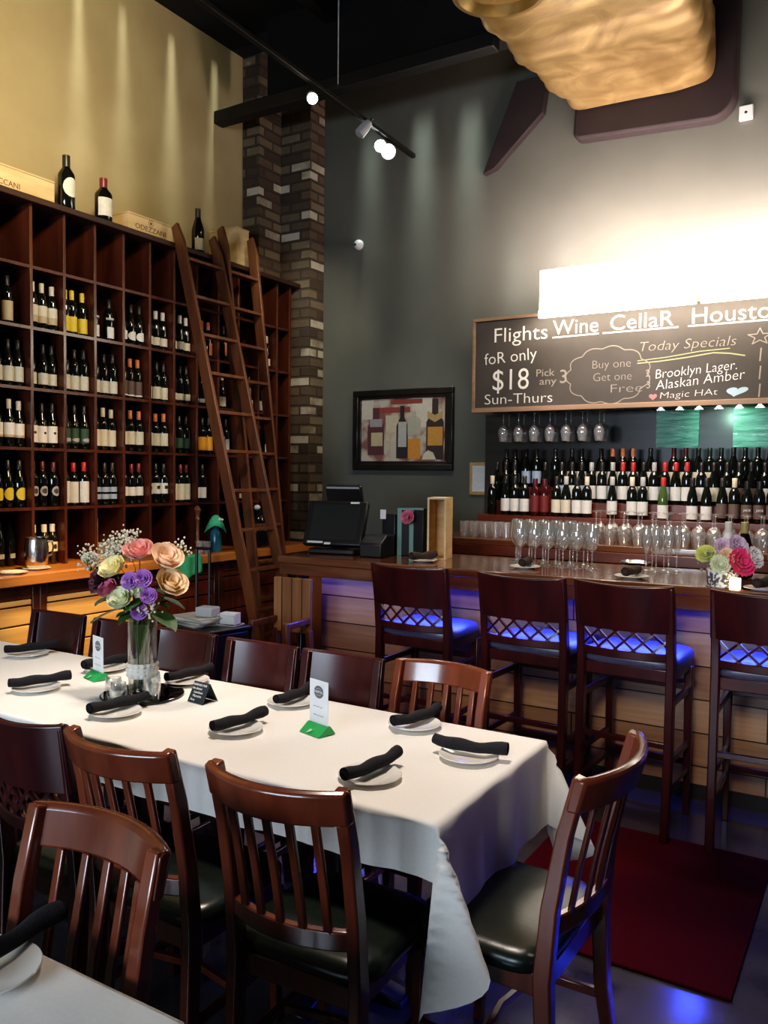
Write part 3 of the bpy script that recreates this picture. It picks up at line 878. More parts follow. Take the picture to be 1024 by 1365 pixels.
def pedestal_table(x0, x1, y0, y1, label, peds):
    cx, cy = (x0 + x1) / 2, (y0 + y1) / 2
    t = empty('dining_table', (cx, cy, 0), label=label, cat='table', group='pedestal tables under white cloths')
    MB().box(x0 - cx + .004, x1 - cx - .004, y0 - cy + .004, y1 - cy - .004, .715, .7475).build('tabletop', M['cherry'], t, bevel=.004)
    for px in peds:
        MB().lathe([(1e-4, .05), (.045, .05), (.04, .08), (.035, .66), (.05, .69), (.12, .714), (1e-4, .714)], 18, (px - cx, 0, 0)).build('pedestal', M['black'], t, True)
        MB().sweep([(px - cx - .24, 0, .012), (px - cx - .1, 0, .035), (px - cx, 0, .045), (px - cx + .1, 0, .035), (px - cx + .24, 0, .012)], .07, .024, side=(0, 1, 0)).sweep([(px - cx, -.24, .012), (px - cx, -.1, .035), (px - cx, 0, .045), (px - cx, .1, .035), (px - cx, .24, .012)], .07, .024, side=(1, 0, 0)).build('cross_base', M['black'], t, bevel=.004)
    return t

TX0, TX1, TY0, TY1 = -4.0, -.895, 1.735, 2.475
pedestal_table(TX0, TX1, TY0, TY1, 'long banquet table under the big white cloth', [-1.42, -2.45, -3.5])
tablecloth('tablecloth', TX0, TX1, TY0, TY1, .7495, .27, .145, .66, 'long white tablecloth with a hanging pointed corner', 3, nx=190)
pedestal_table(-2.2, -.885, .14, .885, 'nearer dining table under white cloth, cut by the frame bottom', [-1.55])
tablecloth('tablecloth', -2.2, -.885, .14, .885, .7495, .14, .06, .3, 'white tablecloth on the nearer table at the bottom left', 5, nx=80)

# chairs
ch = slat_chair('slat back chair nearest the hanging tablecloth corner, facing the table')
B_ = ch; B_.location = (-1.145, 1.68, 0); B_.rotation_euler = (0, 0, R(2))
dup(ch, (-1.622, 1.665, 0), R(0), 'slat back chair between the dark lattice chair and corner chair, facing table')
dup(ch, (-1.325, 2.318, 0), PI + R(-2), 'slat back chair on the far side of the long table, toward the bar stools')
E_ = dup(ch, (-.800, 1.985, 0), PI / 2 + R(-2), 'slat back chair at the head of the table, over the red rug', scale=(1.16, .96, 1.0))
dup(ch, (-1.235, .775, 0), PI + R(-3), 'slat back chair behind the nearer table, facing the camera', scale=(1, .9, 1.02))
lc = lattice_chair('lattice_chair', 'dark lattice chair behind the far side, nearest the slat chair', 'dark lattice back dining chairs', .355, .45, .905, M['vinyl'], 'chair')
lc.location = (-1.72, 2.315, 0); lc.rotation_euler = (0, 0, PI)
for x, r, lb in ((-2.105, 0, 'dark panel back chair in front of the wooden ladder and cart'), (-2.525, 1, 'dark panel back chair directly right of the flower vase'),
                 (-2.915, -1, 'dark panel back chair directly left of the flower vase'), (-3.335, 2, 'dark panel back chair before the glowing pine drawers, farthest of the row')):
    dup(lc, (x, 2.315, 0), PI + R(r), lb)
dup(lc, (-2.02, 1.655, 0), R(0), 'dark lattice chair cut by the left frame edge, near side of table')

# bar stools
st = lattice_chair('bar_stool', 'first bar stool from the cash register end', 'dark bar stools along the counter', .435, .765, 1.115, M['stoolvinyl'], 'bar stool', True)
st.location = (-2.07, 3.895, 0)
for x, y, r, lb in ((-1.445, 3.865, -2, 'second bar stool from the cash register end'), (-.965, 3.865, -3, 'third bar stool from the cash register end, behind the head chair'),
                    (-.405, 3.880, 2, 'fourth bar stool from the register, cut by the right frame edge')):
    dup(st, (x, y, 0), R(r), lb)

# ------------------------------------------------------------------ settings
ZP = .7515
plate_spots = [
 (-2.735, 1.985, 69, 'white plate with black napkin, near side, leftmost at frame edge'),
 (-2.235, 1.930, 81, 'white plate with black napkin, near side, in front of vase tray'),
 (-1.770, 2.015, 82, 'white plate with black napkin, near side, below the black sign'),
 (-1.185, 1.895, 84, 'white plate with black napkin at the corner chair'),
 (-1.028, 2.190, 8, 'white plate with black napkin at the head of the table'),
 (-3.280, 2.340, 71, 'white plate with black napkin, far side, before the pine drawers'),
 (-2.775, 2.345, 78, 'white plate with black napkin, far side, hidden behind the left card'),
 (-2.345, 2.380, 83, 'white plate with black napkin, far side, right of the vase'),
 (-1.815, 2.365, 93, 'white plate with black napkin, far side, behind the right card'),
 (-1.310, 2.370, 78, 'white plate with black napkin, far side, at the slat chair'),
 (-1.240, .800, 98, 'white plate with black napkin on the nearer table'),
]
def napkin_mesh(m, L_=.225, rr=.019, seed=1):
    k = ('nap', m.name, L_, seed)
    if k not in _mc:
        rnd = random.Random(seed)
        n = 14; path = []; rad = []
        b = rnd.uniform(.006, .014) * rnd.choice((-1, 1)); p0 = rnd.uniform(0, 6)
        for i in range(n + 1):
            u = i / n * 2 - 1
            path.append((u * L_ / 2, b * (1 - u * u) + .002 * math.sin(u * 6 + p0), rr + .004 * u * u + .0012 * math.sin(u * 7 + p0)))
            rad.append(rr * (1 + .10 * math.sin(u * 5 + p0) + .12 * u * u) * (.9 if i in (0, n) else 1))
        mb = MB().tube(path, rad, 12, cap=False)
        # rolled ends: a recessed spiral lip
        for e, s in ((0, -1), (n, 1)):
            c = Vector(path[e]); r0 = rad[e]
            mb.lathe([(r0, 0), (r0 * .7, -.006), (r0 * .6, .0), (r0 * .35, -.004), (1e-4, -.002)], 12)
            nv = 12 * 5
            vv = mb.v[-nv:]
            mb.v[-nv:] = [(c.x + s * q[2], c.y + q[0], c.z + q[1]) for q in vv]
        _mc[k] = mb.mesh('napkin_roll', m, True, 60)
    return _mc[k]
for i, (x, y, a, lab) in enumerate(plate_spots):
    r = .088
    tag(inst('plate', plate_mesh(r), None, (x, y, ZP + .001), 0), lab.replace('with', 'under').replace('black napkin', 'a black napkin'), 'plate', 'side plates on the tables')
    o = inst('napkin_roll', napkin_mesh(M['napkin'], .225 if i != 3 else .24, .0168, 11 + i), None, (x - .004, y + (.02 if i != 4 else .02), ZP + .0165), R(a))
    tag(o, lab.replace('white plate with black napkin', 'rolled black napkin on plate').replace(', ', ', ', 1), 'napkin', 'rolled napkins on the tables')
    if i == 10:
        o.location = (x - .0, y + .045, ZP + .0165)

# card stands
def card_stand(x, y, rz, label):
    t = empty('card_stand', (x, y, ZP), rz, label, 'card stand', 'green based table cards')
    MB().prism([(-.042, 0), (.030, 0), (.008, .028), (-.006, .028)], 'x', -.050, .050).build('stand_base', M['green_base'], t, bevel=.002)
    c = MB().box(-.046, .046, -.0006, .0006, .026, .168).build('card', M['paper'], t)
    d = MB().lathe([(1e-4, 0), (.0215, 0)], 28).build('round_logo', M['grey_print'], c, loc=(0, -.0014, .130)); d.rotation_euler = (PI / 2, 0, 0); d.scale = (1.1, .95, 1)
    text('logo_name', 'NAPOLI', .0125, M['white_print'], c, (0, -.002, .1265), align='CENTER', ext=.0002)
    a = MB()
    for k in range(7):
        w_ = .0032
        a.box(-.012 + k * .0036, -.012 + k * .0036 + w_ * .7, -.0022, -.0016, .1405 - abs(k - 3) * .0006, .1435 - abs(k - 3) * .0006)
        a.box(-.012 + k * .0036, -.012 + k * .0036 + w_ * .7, -.0022, -.0016, .1175 + abs(k - 3) * .0006, .1205 + abs(k - 3) * .0006)
    a.build('logo_rule', M['lightgrey_print'], c)
    for zz, ws in ((.080, (.012, .014, .011)), (.052, (.017, .009, .016))):
        dash = MB(); x_ = -.026
        for w_ in ws:
            dash.box(x_, x_ + w_, -.0012, -.0008, zz - x_ * .02, zz + .0032 - x_ * .02); x_ += w_ + .0035
        dash.build('printed_line', M['lightgrey_print'], c)
    l = MB().add([(-.014, -.040, .0035), (.004, -.028, .0135), (.014, -.021, .0195), (.0, -.034, .0085), (-.006, -.026, .0155)], [(0, 3, 2, 1), (0, 1, 4)])
    lo = l.build('leaf_print', M['pale_green'], t); lo.location = (0, -.0025, .0012)
    return t
card_stand(-1.540, 2.150, R(-15), 'white table card with green base, right of the black sign')
card_stand(-2.690, 2.235, R(-15), 'white table card with green base, left of the flower vase')
# folded black sign
t = empty('reserved_sign', (-2.105, 2.215, ZP), R(-6), 'small folded black sign with white writing on the cloth', 'sign')
MB().prism([(-.036, .0), (-.034, 0), (.0, .066), (.034, 0), (.036, 0), (.001, .0685), (-.001, .0685)], 'x', -.042, .042).build('folded_card', M['tent_black'], t)
tilt = math.atan2(.0665, .0345)
for k, (s_, w_) in enumerate((('RESERVED FOR', .0105), ('the alumni', .012), ('Luncheon', .012), ('Marcotts', .0125), ('Party', .011))):
    z = .0565 - k * .0122
    y = -.036 + (z / .0685) * .035 - .0016
    text('sign_lettering', s_, w_, M['white_print'], t, (-.038 + [0, 0, .014, .014, .008][k], y, z), (tilt, 0, 0), ext=.0002)

# ------------------------------------------------------------------ vase centrepiece
VX, VY = -2.35, 2.155
tr = empty('mirror_tray', (VX, VY, ZP), label='round mirror tray under the flower vase', cat='tray')
MB().lathe([(1e-4, 0), (.150, 0), (.152, .002), (.152, .006), (.148, .008)], 48).build('tray_rim', M['black_gloss'], tr, True)
MB().lathe([(.148, .008), (1e-4, .008)], 48).build('mirror_face', M['mirror'], tr, True)
ZV = ZP + .0085
v = empty('flower_vase', (VX, VY, ZV), label='clear glass cylinder vase with cream lace band', cat='vase')
MB().lathe([(1e-4, 0), (.050, 0), (.052, .006), (.053, .285), (.050, .285), (.049, .014), (1e-4, .012)], 32).build('glass_cylinder', M['vase_glass'], v, True)
def ruff(u, vv):
    a = u * 2 * PI
    r_ = .0535 + (.004 + .003 * math.sin(a * 16)) * abs(math.sin(vv * PI * 3))
    return (r_ * math.cos(a), r_ * math.sin(a), .062 + vv * .055)
MB().grid(ruff, 96, 12).build('lace_band', M['ruffle'], v, True)
MB().grid(lambda u, w: (.0565 * math.cos(u * 2 * PI), .0565 * math.sin(u * 2 * PI), .078 + .022 * w + .002 * math.sin(u * 60)), 60, 3).build('pearl_trim', M['china'], v, True)

def rose_mesh(m, kind='rose'):
    k = ('rose', m.name, kind)
    if k not in _mc:
        mb = MB()
        layers = [(.30, .95, 3), (.52, 1.0, 4), (.75, .95, 5), (1.0, .80, 6)] if kind == 'rose' else [(.25, .80, 4), (.48, .76, 6), (.74, .66, 8), (1.0, .46, 9)]
        for li, (rr, hh, n) in enumerate(layers):
            for p in range(n):
                a0 = 2 * PI * p / n + li * .7
                wd = 2 * PI / n * .72
                fl = (.05 + .22 * li / 3) if kind == 'rose' else (.12 + .16 * li / 3)
                def fn(u, w):
                    s = u * 2 - 1
                    t_ = w
                    edge = 1 - .28 * s * s * t_
                    bell = math.sin(min(1, t_ * 1.25) * PI / 2) ** .8
                    r_ = rr * (.18 + .82 * bell) + fl * max(0, t_ - .72) * 2.2 + (.02 * math.sin(s * 5 + p) if kind == 'rose' else .06 * t_ * math.sin(s * 8 + p))
                    a = a0 + s * wd * (1.1 - .25 * t_)
                    return (r_ * math.cos(a), r_ * math.sin(a), hh * t_ * edge * 1.15 - .1)
                mb.grid(fn, 6, 6)
        mb.ball((0, 0, .15), .25, 8, 6)
        _mc[k] = mb.mesh('rose_petals', m, True, 80)
    return _mc[k]
def leaf_mb(L_, w):
    return MB().grid(lambda u, q: ((q - .5) * 2 * w * math.sin(PI * min(.999, u * .96 + .02)) ** .8, L_ * u, -.25 * L_ * u * u + .35 * abs(q - .5) * w), 8, 4)
def point_to(o, d):
    o.rotation_mode = 'XYZ'
    o.rotation_euler = Vector(d).to_track_quat('Z', 'Y').to_euler()

def flower(name, m, dx, dz, dy, r, label, kind='rose', stem=True, base=None, group='roses and blooms in the glass vase', leaf=False):
    """flower head at (VX+dx, VY+dy, dz) over the vase"""
    bx, by, bz, rim = base or (VX, VY, ZV, .285)
    loc = Vector((bx + dx, by + dy, dz))
    o = inst(name, rose_mesh(m, kind), None, loc)
    o.scale = (r, r, r)
    d = Vector((dx * 1.1 + .07, dy * 1.1 - .08, .17)) if kind == 'rose' else Vector((dx + .06, dy - .12, .08))
    point_to(o, d)
    tag(o, label, 'flower', group)
    if stem:
        o_m = Matrix.LocRotScale(loc, o.rotation_euler.to_quaternion(), Vector((r, r, r))).inverted()
        neck = Vector((bx + dx * .22, by + dy * .22, bz + rim))
        foot = Vector((bx - dx * .18 + random.uniform(-.012, .012), by - dy * .15 + random.uniform(-.012, .012), bz + .02))
        pts = [loc - d.normalized() * r * .05, loc * .55 + neck * .45 - Vector((0, 0, .01)), neck, foot]
        mb = MB().tube([o_m @ p for p in pts], .0026 / r, 6)
        mb.build('stem', M['stem'], o, True)
        if leaf:
            lm = leaf_mb(.06, .018)
            base_p = pts[1]
            lo = Matrix.Translation(base_p) @ Vector((dx, dy - .05, .0)).to_track_quat('Y', 'Z').to_matrix().to_4x4()
            lm.v = [tuple(o_m @ (lo @ Vector(p))) for p in lm.v]
            lm.build('leaf', M['leaf'], o, True)
    return o
def sidestep(lat, q):
    """lat metres to the right of the vase, q metres toward the room"""
    return .855 * lat + .518 * q, .519 * lat - .854 * q
FL = [  # sideways, z, forward, r
 ('rose', 'r_pink', -.011, 1.270, .00, .050, 'coral pink rose at the top of the bouquet', 'rose'),
 ('rose', 'r_peach', .084, 1.250, .01, .054, 'large peach rose at the upper right of the bouquet', 'rose'),
 ('rose', 'r_yellow', -.089, 1.215, .03, .045, 'pale yellow rose at the upper left of the bouquet', 'rose'),
 ('rose', 'r_cream', .106, 1.160, .03, .053, 'yellow rose with peach edge at the right of the bouquet', 'rose'),
 ('rose', 'r_magenta', -.103, 1.145, .045, .034, 'magenta pink rosebud at the left of the bouquet', 'rose'),
 ('rose', 'r_green', -.050, 1.110, .07, .042, 'greenish white rose low at the front of the bouquet', 'rose'),
 ('lisianthus', 'r_purple', -.022, 1.185, .07, .028, 'purple bloom at the bouquet centre, left of a pair', 'bloom'),
 ('lisianthus', 'r_purple', .024, 1.193, .07, .030, 'purple bloom at the bouquet centre, right of a pair', 'bloom'),
 ('lisianthus', 'r_purple', .047, 1.133, .08, .026, 'purple bloom below the yellow rose', 'bloom'),
 ('lisianthus', 'r_purple', .014, 1.075, .08, .027, 'lowest purple bloom above the vase rim', 'bloom'),
 ('lisianthus', 'r_green', .006, 1.150, .065, .024, 'small white bud under the purple pair', 'bloom'),
 ('carnation', 'r_maroon', -.148, 1.180, .0, .050, 'dark maroon bloom at the bouquet left edge', 'bloom'),
]
FL = [(a, b_, *sidestep(c, q), z, r, lb, kd) for a, b_, c, z, q, r, lb, kd in FL]
FL = [(a, b_, dx, z, dy, r, lb, kd) for a, b_, dx, dy, z, r, lb, kd in FL]
for nm, mm, dx, z, dy, r, lb, kd in FL:
    flower(nm, M[mm], dx, z, dy, r, lb, kd, leaf=r > .036)
for lat, z, q, n, sp, lb in ((-.105, 1.285, -.02, 240, .058, 'white gypsophila spray at the bouquet upper left'), (-.190, 1.262, .0, 130, .045, 'white gypsophila spray reaching far left'),
                             (-.060, 1.325, -.03, 110, .040, 'white gypsophila spray at the bouquet top'), (.135, 1.295, -.04, 34, .034, 'white gypsophila tips at the upper right'),
                             (.050, 1.085, .085, 38, .036, 'white gypsophila sprig hanging by the lowest purple bloom')):
    dx, dy = sidestep(lat, q)
    rnd = random.Random(int(z * 1000 + dx * 77))
    mb = MB()
    sm = MB()
    for k in range(n):
        a, b, c = rnd.gauss(0, sp * .55), rnd.gauss(0, sp * .45), rnd.gauss(0, sp * .5)
        mb.ball((a, b, c), rnd.uniform(.0030, .0058), 5, 4)
        if k % 4 == 0:
            sm.tube([(0, 0, -.05), (a * .6, b * .6, c * .5 - .02), (a, b, c)], .0007, 4)
    o = mb.build('gypsophila_spray', M['babys'], None, True, loc=(VX + dx, VY + dy, z))
    sm.tube([(0, 0, -.04), (-dx * .5, -dy * .5, -.10), (-dx * .8, -dy * .9, ZV + .262 - z), (-dx, -dy * 1.1, ZV + .10 - z)], .0012, 5)
    sm.build('twig', M['stem'], o, True)
    tag(o, lb, 'flower', 'gypsophila in the glass vase', 'stuff')
# loose foliage: leaf sprigs each standing in the vase
for lat, z, q, L_, rz, lb in ((-.05, 1.085, .06, .13, 120, 'broad green leaf sprig pointing left under the roses'), (.05, 1.075, .05, .14, -95, 'broad green leaf sprig hanging right over the vase rim'),
                              (.02, 1.12, .05, .09, 180, 'dark green leaf sprig among the purple blooms'), (-.02, 1.07, .055, .08, 190, 'small leaf sprig at the vase rim'), (.07, 1.12, .02, .10, -60, 'leaf sprig behind the right roses'),
                              (-.10, 1.12, .0, .10, 100, 'leaf sprig behind the magenta rosebud'), (.0, 1.17, -.02, .12, 60, 'leaf sprig between the pink and peach roses')):
    dx, dy = sidestep(lat, q)
    lm = leaf_mb(L_, L_ * .30)
    o = lm.build('leaf_sprig', M['leaf'], None, True, loc=(VX + dx, VY + dy, z), rz=R(rz))
    o.rotation_euler[0] = R(-12)
    mi = Matrix.LocRotScale(o.location, o.rotation_euler.to_quaternion(), Vector((1, 1, 1))).inverted()
    MB().tube([mi @ Vector((VX + dx, VY + dy, z)), mi @ Vector((VX + dx * .4, VY + dy * .4, ZV + .265)), mi @ Vector((VX - dx * .2, VY - dy * .2, ZV + .03))], .0025, 6).build('stem', M['stem'], o, True)
    tag(o, lb, 'leaf', 'leaf sprigs in the glass vase')
# the tangle of stems in the water: one countless mass
rnd = random.Random(5)
mb = MB()
for k in range(70):
    a = rnd.uniform(0, 2 * PI); r1 = rnd.uniform(0, .040); a2 = a + rnd.uniform(1.5, 4)
    mb.tube([(r1 * math.cos(a), r1 * math.sin(a), .018), (.5 * r1 * math.cos(a + 1), .5 * r1 * math.sin(a + 1), .14), (.042 * math.cos(a2), .042 * math.sin(a2), .262)], .0028, 5)
tag(mb.build('flower_stems', M['stem'], None, True, loc=(VX, VY, ZV)), 'tangle of green stems inside the clear vase', 'stems', kind='stuff')
# votives on the tray
def votive(x, y, h, label, star=False):
    t = empty('votive_glass', (x, y, ZV), label=label, cat='candle holder', group='glass candle holders on the mirror tray')
    MB().lathe([(1e-4, 0), (.026, 0), (.032, h * .25), (.030, h * .75), (.027, h), (.024, h), (.026, h * .3), (1e-4, h * .2)], 20).build('glass_cup', M['candle_glass'], t, True)
    MB().lathe([(1e-4, h * .2), (.022, h * .2), (.022, h * .45), (1e-4, h * .45)], 14).build('candle', M['ruffle'], t, True)
    return t
votive(VX - .092, VY - .055, .055, 'clear glass candle holder at the tray left edge')
votive(VX - .004, VY - .110, .06, 'clear glass candle holder in front of the vase')
votive(VX + .088, VY - .035, .095, 'tall clear glass candle holder right of the vase')

# ================================================================== BAR
bar = empty('bar_counter', (-1.4, 4.45, 0), label='long wooden bar with plank front and polished dark top', cat='bar counter')
bx0, bx1 = -3.25 + 1.4, .75 + 1.4
MB().box(bx0, bx1, -.37, .41, 1.025, 1.07).build('bar_top', M['bartop'], bar, bevel=.008)
MB().box(bx0 + .01, bx1, -.362, -.335, .955, 1.025).build('apron', M['bartop'], bar, bevel=.004)
MB().box(bx0 + .02, bx0 + .05, -.335, .38, .955, 1.025).build('apron', M['bartop'], bar, bevel=.004)
MB().box(bx0 + .22, bx1, -.20, -.165, .03, 1.024).build('front_panel', M['barwood'], bar)
MB().box(bx0 + .22, bx1, -.205, -.20, 0, .075).build('kick_board', M['steel_dark'], bar)
MB().box(bx0 + .22, bx0 + .26, -.165, .36, 0, 1.024).build('end_panel', M['barwood'], bar)
MB().box(bx0 + .26, bx1, .33, .36, 0, 1.024).build('rear_panel', M['steel_dark'], bar)
MB().lathe([(1e-4, 0), (.045, 0), (.045, .16), (.03, .18), (.036, .22), (.028, .26), (.034, .45), (.028, .62), (.038, .66), (.03, .70), (.042, .74), (.042, 1.024)], 18, (bx0 + .135, -.29, 0)).build('corner_post', M['black_gloss'], bar, True)
MB().box(bx0 + .08, bx1, -.325, -.305, .965, .980).build('light_strip', M['led'], bar)

# wooden high chair by the bar end
t = empty('high_chair', (-2.99, 3.80, 0), R(4), 'wooden high chair tucked at the end of the bar', 'high chair')
MB().box(-.13, .13, .10, .125, .64, .965).build('back_board', M['vplank'], t, bevel=.006)
for s in (-1, 1):
    MB().sweep([(s * .145, .14, 0), (s * .115, .112, .66)], .035, .035).build('leg', M['ladder'], t, bevel=.004)
    MB().sweep([(s * .145, -.16, 0), (s * .115, -.13, .74)], .035, .035).build('leg', M['ladder'], t, bevel=.004)
    MB().box(s * .115 - .014, s * .115 + .014, -.15, .11, .70, .735).build('arm_rail', M['ladder'], t, bevel=.004)
MB().box(-.105, .105, -.14, .10, .50, .525).build('seat', M['ladder'], t, bevel=.004)
MB().box(-.13, .13, -.155, -.125, .50, .56).build('front_rail', M['ladder'], t, bevel=.004)
MB().box(-.13, .13, -.17, -.14, .20, .24).build('foot_rest', M['ladder'], t, bevel=.004)

# cart with menus
t = empty('service_cart', (-3.27, 3.47, 0), R(-8), 'black service cart piled with menus behind the dark chairs', 'cart')
MB().box(-.19, .19, -.15, .15, .10, .70).build('cart_body', M['black'], t, bevel=.012)
MB().box(-.20, .20, -.16, .16, .70, .725).build('cart_top', M['black'], t, bevel=.008)
for s in (-1, 1):
    MB().box(s * .09 - .05, s * .09 + .05, -.1615, -.156, .64, .675).build('pull_slot', M['steel'], t, bevel=.003)
    for q in (-1, 1):
        w_ = MB().lathe([(1e-4, -.012), (.05, -.012), (.05, .012), (1e-4, .012)], 16); w_.v = [(a * 1.0 + s * .15, c + q * .11, b + .05) for a, b, c in w_.v]
        w_.build('wheel', M['black_gloss'], t, True)
for k in range(6):
    o = MB().box(-.15, .12, -.10, .10, 0, .007).build('menu', M['menu'] if k % 2 else M['paper'], None, loc=(-3.32 + .004 * k, 3.46 + .005 * ((k * 7) % 3), .7255 + .0075 * k), rz=R(-14 + (k * 37) % 23))
    tag(o, '%s menu from the bottom of the pile on the black cart' % ORD[k], 'menu', 'menus piled on the cart')
o = MB().box(-.055, .055, -.045, .045, 0, .055).build('plastic_box', M['clear_plastic'], None, bevel=.008, loc=(-3.26, 3.47, .7715), rz=R(10)); tag(o, 'cloudy plastic box on top of the menu pile', 'box')
t = empty('napkin_holder', (-3.145, 3.53, .726), R(12), 'white wire napkin holder at the cart right edge', 'napkin holder')
MB().tube([(-.06, -.05, .003), (.06, -.05, .003), (.06, .05, .003), (-.06, .05, .003), (-.06, -.05, .003)], .003, 6).tube([(-.06, -.05, .003), (-.05, -.05, .06), (.05, -.05, .06), (.06, -.05, .003)], .003, 6).build('wire_frame', M['white_plastic'], t, True)
MB().box(-.05, .05, -.03, .03, .006, .07).build('paper_napkins', M['paper'], t, bevel=.003)
# black trolley handle frame
t = empty('luggage_stand', (-3.78, 3.98, 0), R(8), 'black metal stand with two thin upright posts behind the cart', 'stand')
MB().tube([(-.05, 0, 0), (-.05, 0, 1.06), (-.05, 0, 1.09)], .010, 8).build('post', M['black'], t, True)
MB().tube([(.05, 0, 0), (.05, 0, 1.06), (.05, 0, 1.09)], .010, 8).build('post', M['black'], t, True)
MB().tube([(-.06, 0, 1.09), (.06, 0, 1.09)], .010, 8).build('cross_bar', M['black'], t, True)
MB().box(-.14, .14, -.12, .12, 0, .03).build('foot_plate', M['black'], t, bevel=.006)

# ------------------------------------------------------------------ register and things on the bar
ZB = 1.0705
t = empty('cash_register', (-3.03, 4.42, ZB), R(10), 'black touchscreen cash register at the bar left end', 'cash register')
MB().box(-.16, .16, -.10, .12, 0, .035).build('base', M['black'], t, bevel=.01)
MB().box(-.06, .06, .03, .09, .035, .20).build('neck', M['black'], t, bevel=.01)
def tilted(mb, ang, px, py, pz):
    rm = Matrix.Translation((px, py, pz)) @ Matrix.Rotation(ang, 4, 'X')
    mb.v = [tuple(rm @ Vector(p)) for p in mb.v]
    return mb
tilted(MB().box(-.205, .205, -.025, .025, -.145, .155), R(-22), 0, -.02, .185).build('screen_case', M['black'], t, bevel=.01)
tilted(MB().box(-.165, .165, -.0275, -.0255, -.11, .125), R(-22), 0, -.02, .185).build('screen', M['screen'], t)
tilted(MB().box(-.17, -.06, -.0285, -.0265, -.135, -.122), R(-22), 0, -.02, .185).build('sticker', M['white_plastic'], t)
tilted(MB().box(-.05, -.005, -.0285, -.0265, -.142, -.128), R(-22), 0, -.02, .185).build('sticker', M['white_plastic'], t)
tilted(MB().box(.09, .15, -.0285, -.0265, .135, .148), R(-22), 0, -.02, .185).build('sticker', M['white_plastic'], t)
t = empty('customer_display', (-3.13, 4.66, ZB), R(8), 'raised black customer display behind the cash register', 'display')
MB().lathe([(1e-4, 0), (.07, 0), (.07, .012), (.02, .02), (.018, .34), (1e-4, .34)], 16).build('pole', M['black'], t, True)
tilted(MB().box(-.13, .13, -.02, .02, -.07, .075), R(16), 0, -.01, .365).build('display_case', M['black'], t, bevel=.008)
tilted(MB().box(-.12, .12, -.022, -.018, .055, .068), R(16), 0, -.01, .365).build('grey_strip', M['lightgrey_print'], t)
t = empty('receipt_printer', (-2.72, 4.41, ZB), R(6), 'black receipt printer between the register and dark gift bags', 'printer')
MB().prism([(-.10, 0), (.10, 0), (.10, .135), (-.02, .135), (-.10, .085)], 'x', -.075, .075).build('printer_case', M['black'], t, bevel=.008)
MB().box(-.055, .055, -.055, -.04, .108, .112).build('paper_slot', M['white_plastic'], t)
t = empty('card_reader', (-2.735, 4.60, ZB), R(0), 'dark card reader on a stand behind the printer', 'card reader')
MB().box(-.05, .05, -.03, .03, 0, .26).build('reader_stand', M['black'], t, bevel=.006)
MB().box(-.06, -.02, -.036, -.031, .225, .285).build('white_slip', M['paper'], t)
for x, y, w, h, rz, lb in ((-2.62, 4.60, .085, .30, 4, 'dark gift bag with teal edge, left of the pair'), (-2.50, 4.56, .10, .305, -2, 'dark gift bag with teal edge, next to the open wooden box')):
    t = empty('gift_bag', (x, y, ZB), R(rz), lb, 'gift bag', 'dark gift bags on the bar')
    MB().box(-w / 2, w / 2, -.045, .045, 0, h).build('bag_body', M['black'], t, bevel=.003)
    MB().box(-w / 2 - .0005, -w / 2 + .03, -.0465, -.0452, .0, h).box(-w / 2 + .03, w / 2, -.0465, -.0452, h - .012, h).build('teal_edge', M['plaid'], t)
o = inst('carnation', rose_mesh(M['r_magenta'], 'bloom'), None, (-2.545, 4.485, ZB + .245)); o.scale = (.038,) * 3; point_to(o, (.15, -1, .3)); tag(o, 'dusky magenta artificial flower pinned to the dark gift bag', 'flower')
t = empty('wooden_box', (-2.345, 4.53, ZB), R(16), 'open upright wooden wine box on the bar', 'wine box')
MB().box(-.058, .058, .10, .112, 0, .375).build('rear_board', M['boxwood'], t)
MB().box(.046, .058, -.10, .10, 0, .375).build('side_board', M['boxwood'], t, bevel=.001)
MB().box(-.058, -.046, -.10, .10, 0, .375).build('side_board', M['boxwood'], t, bevel=.001)
MB().box(-.046, .046, -.10, .10, .365, .375).build('top_board', M['boxwood'], t)
MB().box(-.046, .046, -.10, .10, 0, .010).build('bottom_board', M['boxwood'], t)
# cutting board and spray bottle at the far left end
tag(MB().box(-.16, .16, -.09, .09, 0, .03).build('cutting_board', M['pine'], None, bevel=.006, loc=(-3.42, 4.97, 1.0005), rz=R(-10)), 'pale wooden cutting board left of the cash register', 'cutting board')
ss = empty('side_counter', (-3.36, 4.95, 0), label='short dark side counter between the ladders and bar', cat='counter')
MB().box(-.27, .28, -.13, .42, .955, 1.0).build('counter_top', M['bartop'], ss, bevel=.005)
MB().box(-.25, .26, -.10, .40, 0, .955).build('counter_body', M['cherry'], ss)
t = empty('spray_bottle', (-3.50, 5.22, 1.0005), label='clear spray bottle with white trigger in front of the brick', cat='spray bottle')
MB().lathe([(1e-4, 0), (.042, 0), (.045, .01), (.045, .10), (.04, .14), (.016, .17), (.016, .19), (1e-4, .19)], 16).build('bottle_body', M['blue_liquid'], t, True)
MB().box(-.02, .045, -.015, .015, .19, .215).box(.045, .07, -.008, .008, .20, .215).prism([(.02, .13), (.03, .13), (.045, .19), (.03, .19)], 'y', -.006, .006).build('trigger_head', M['white_plastic'], t, bevel=.004)

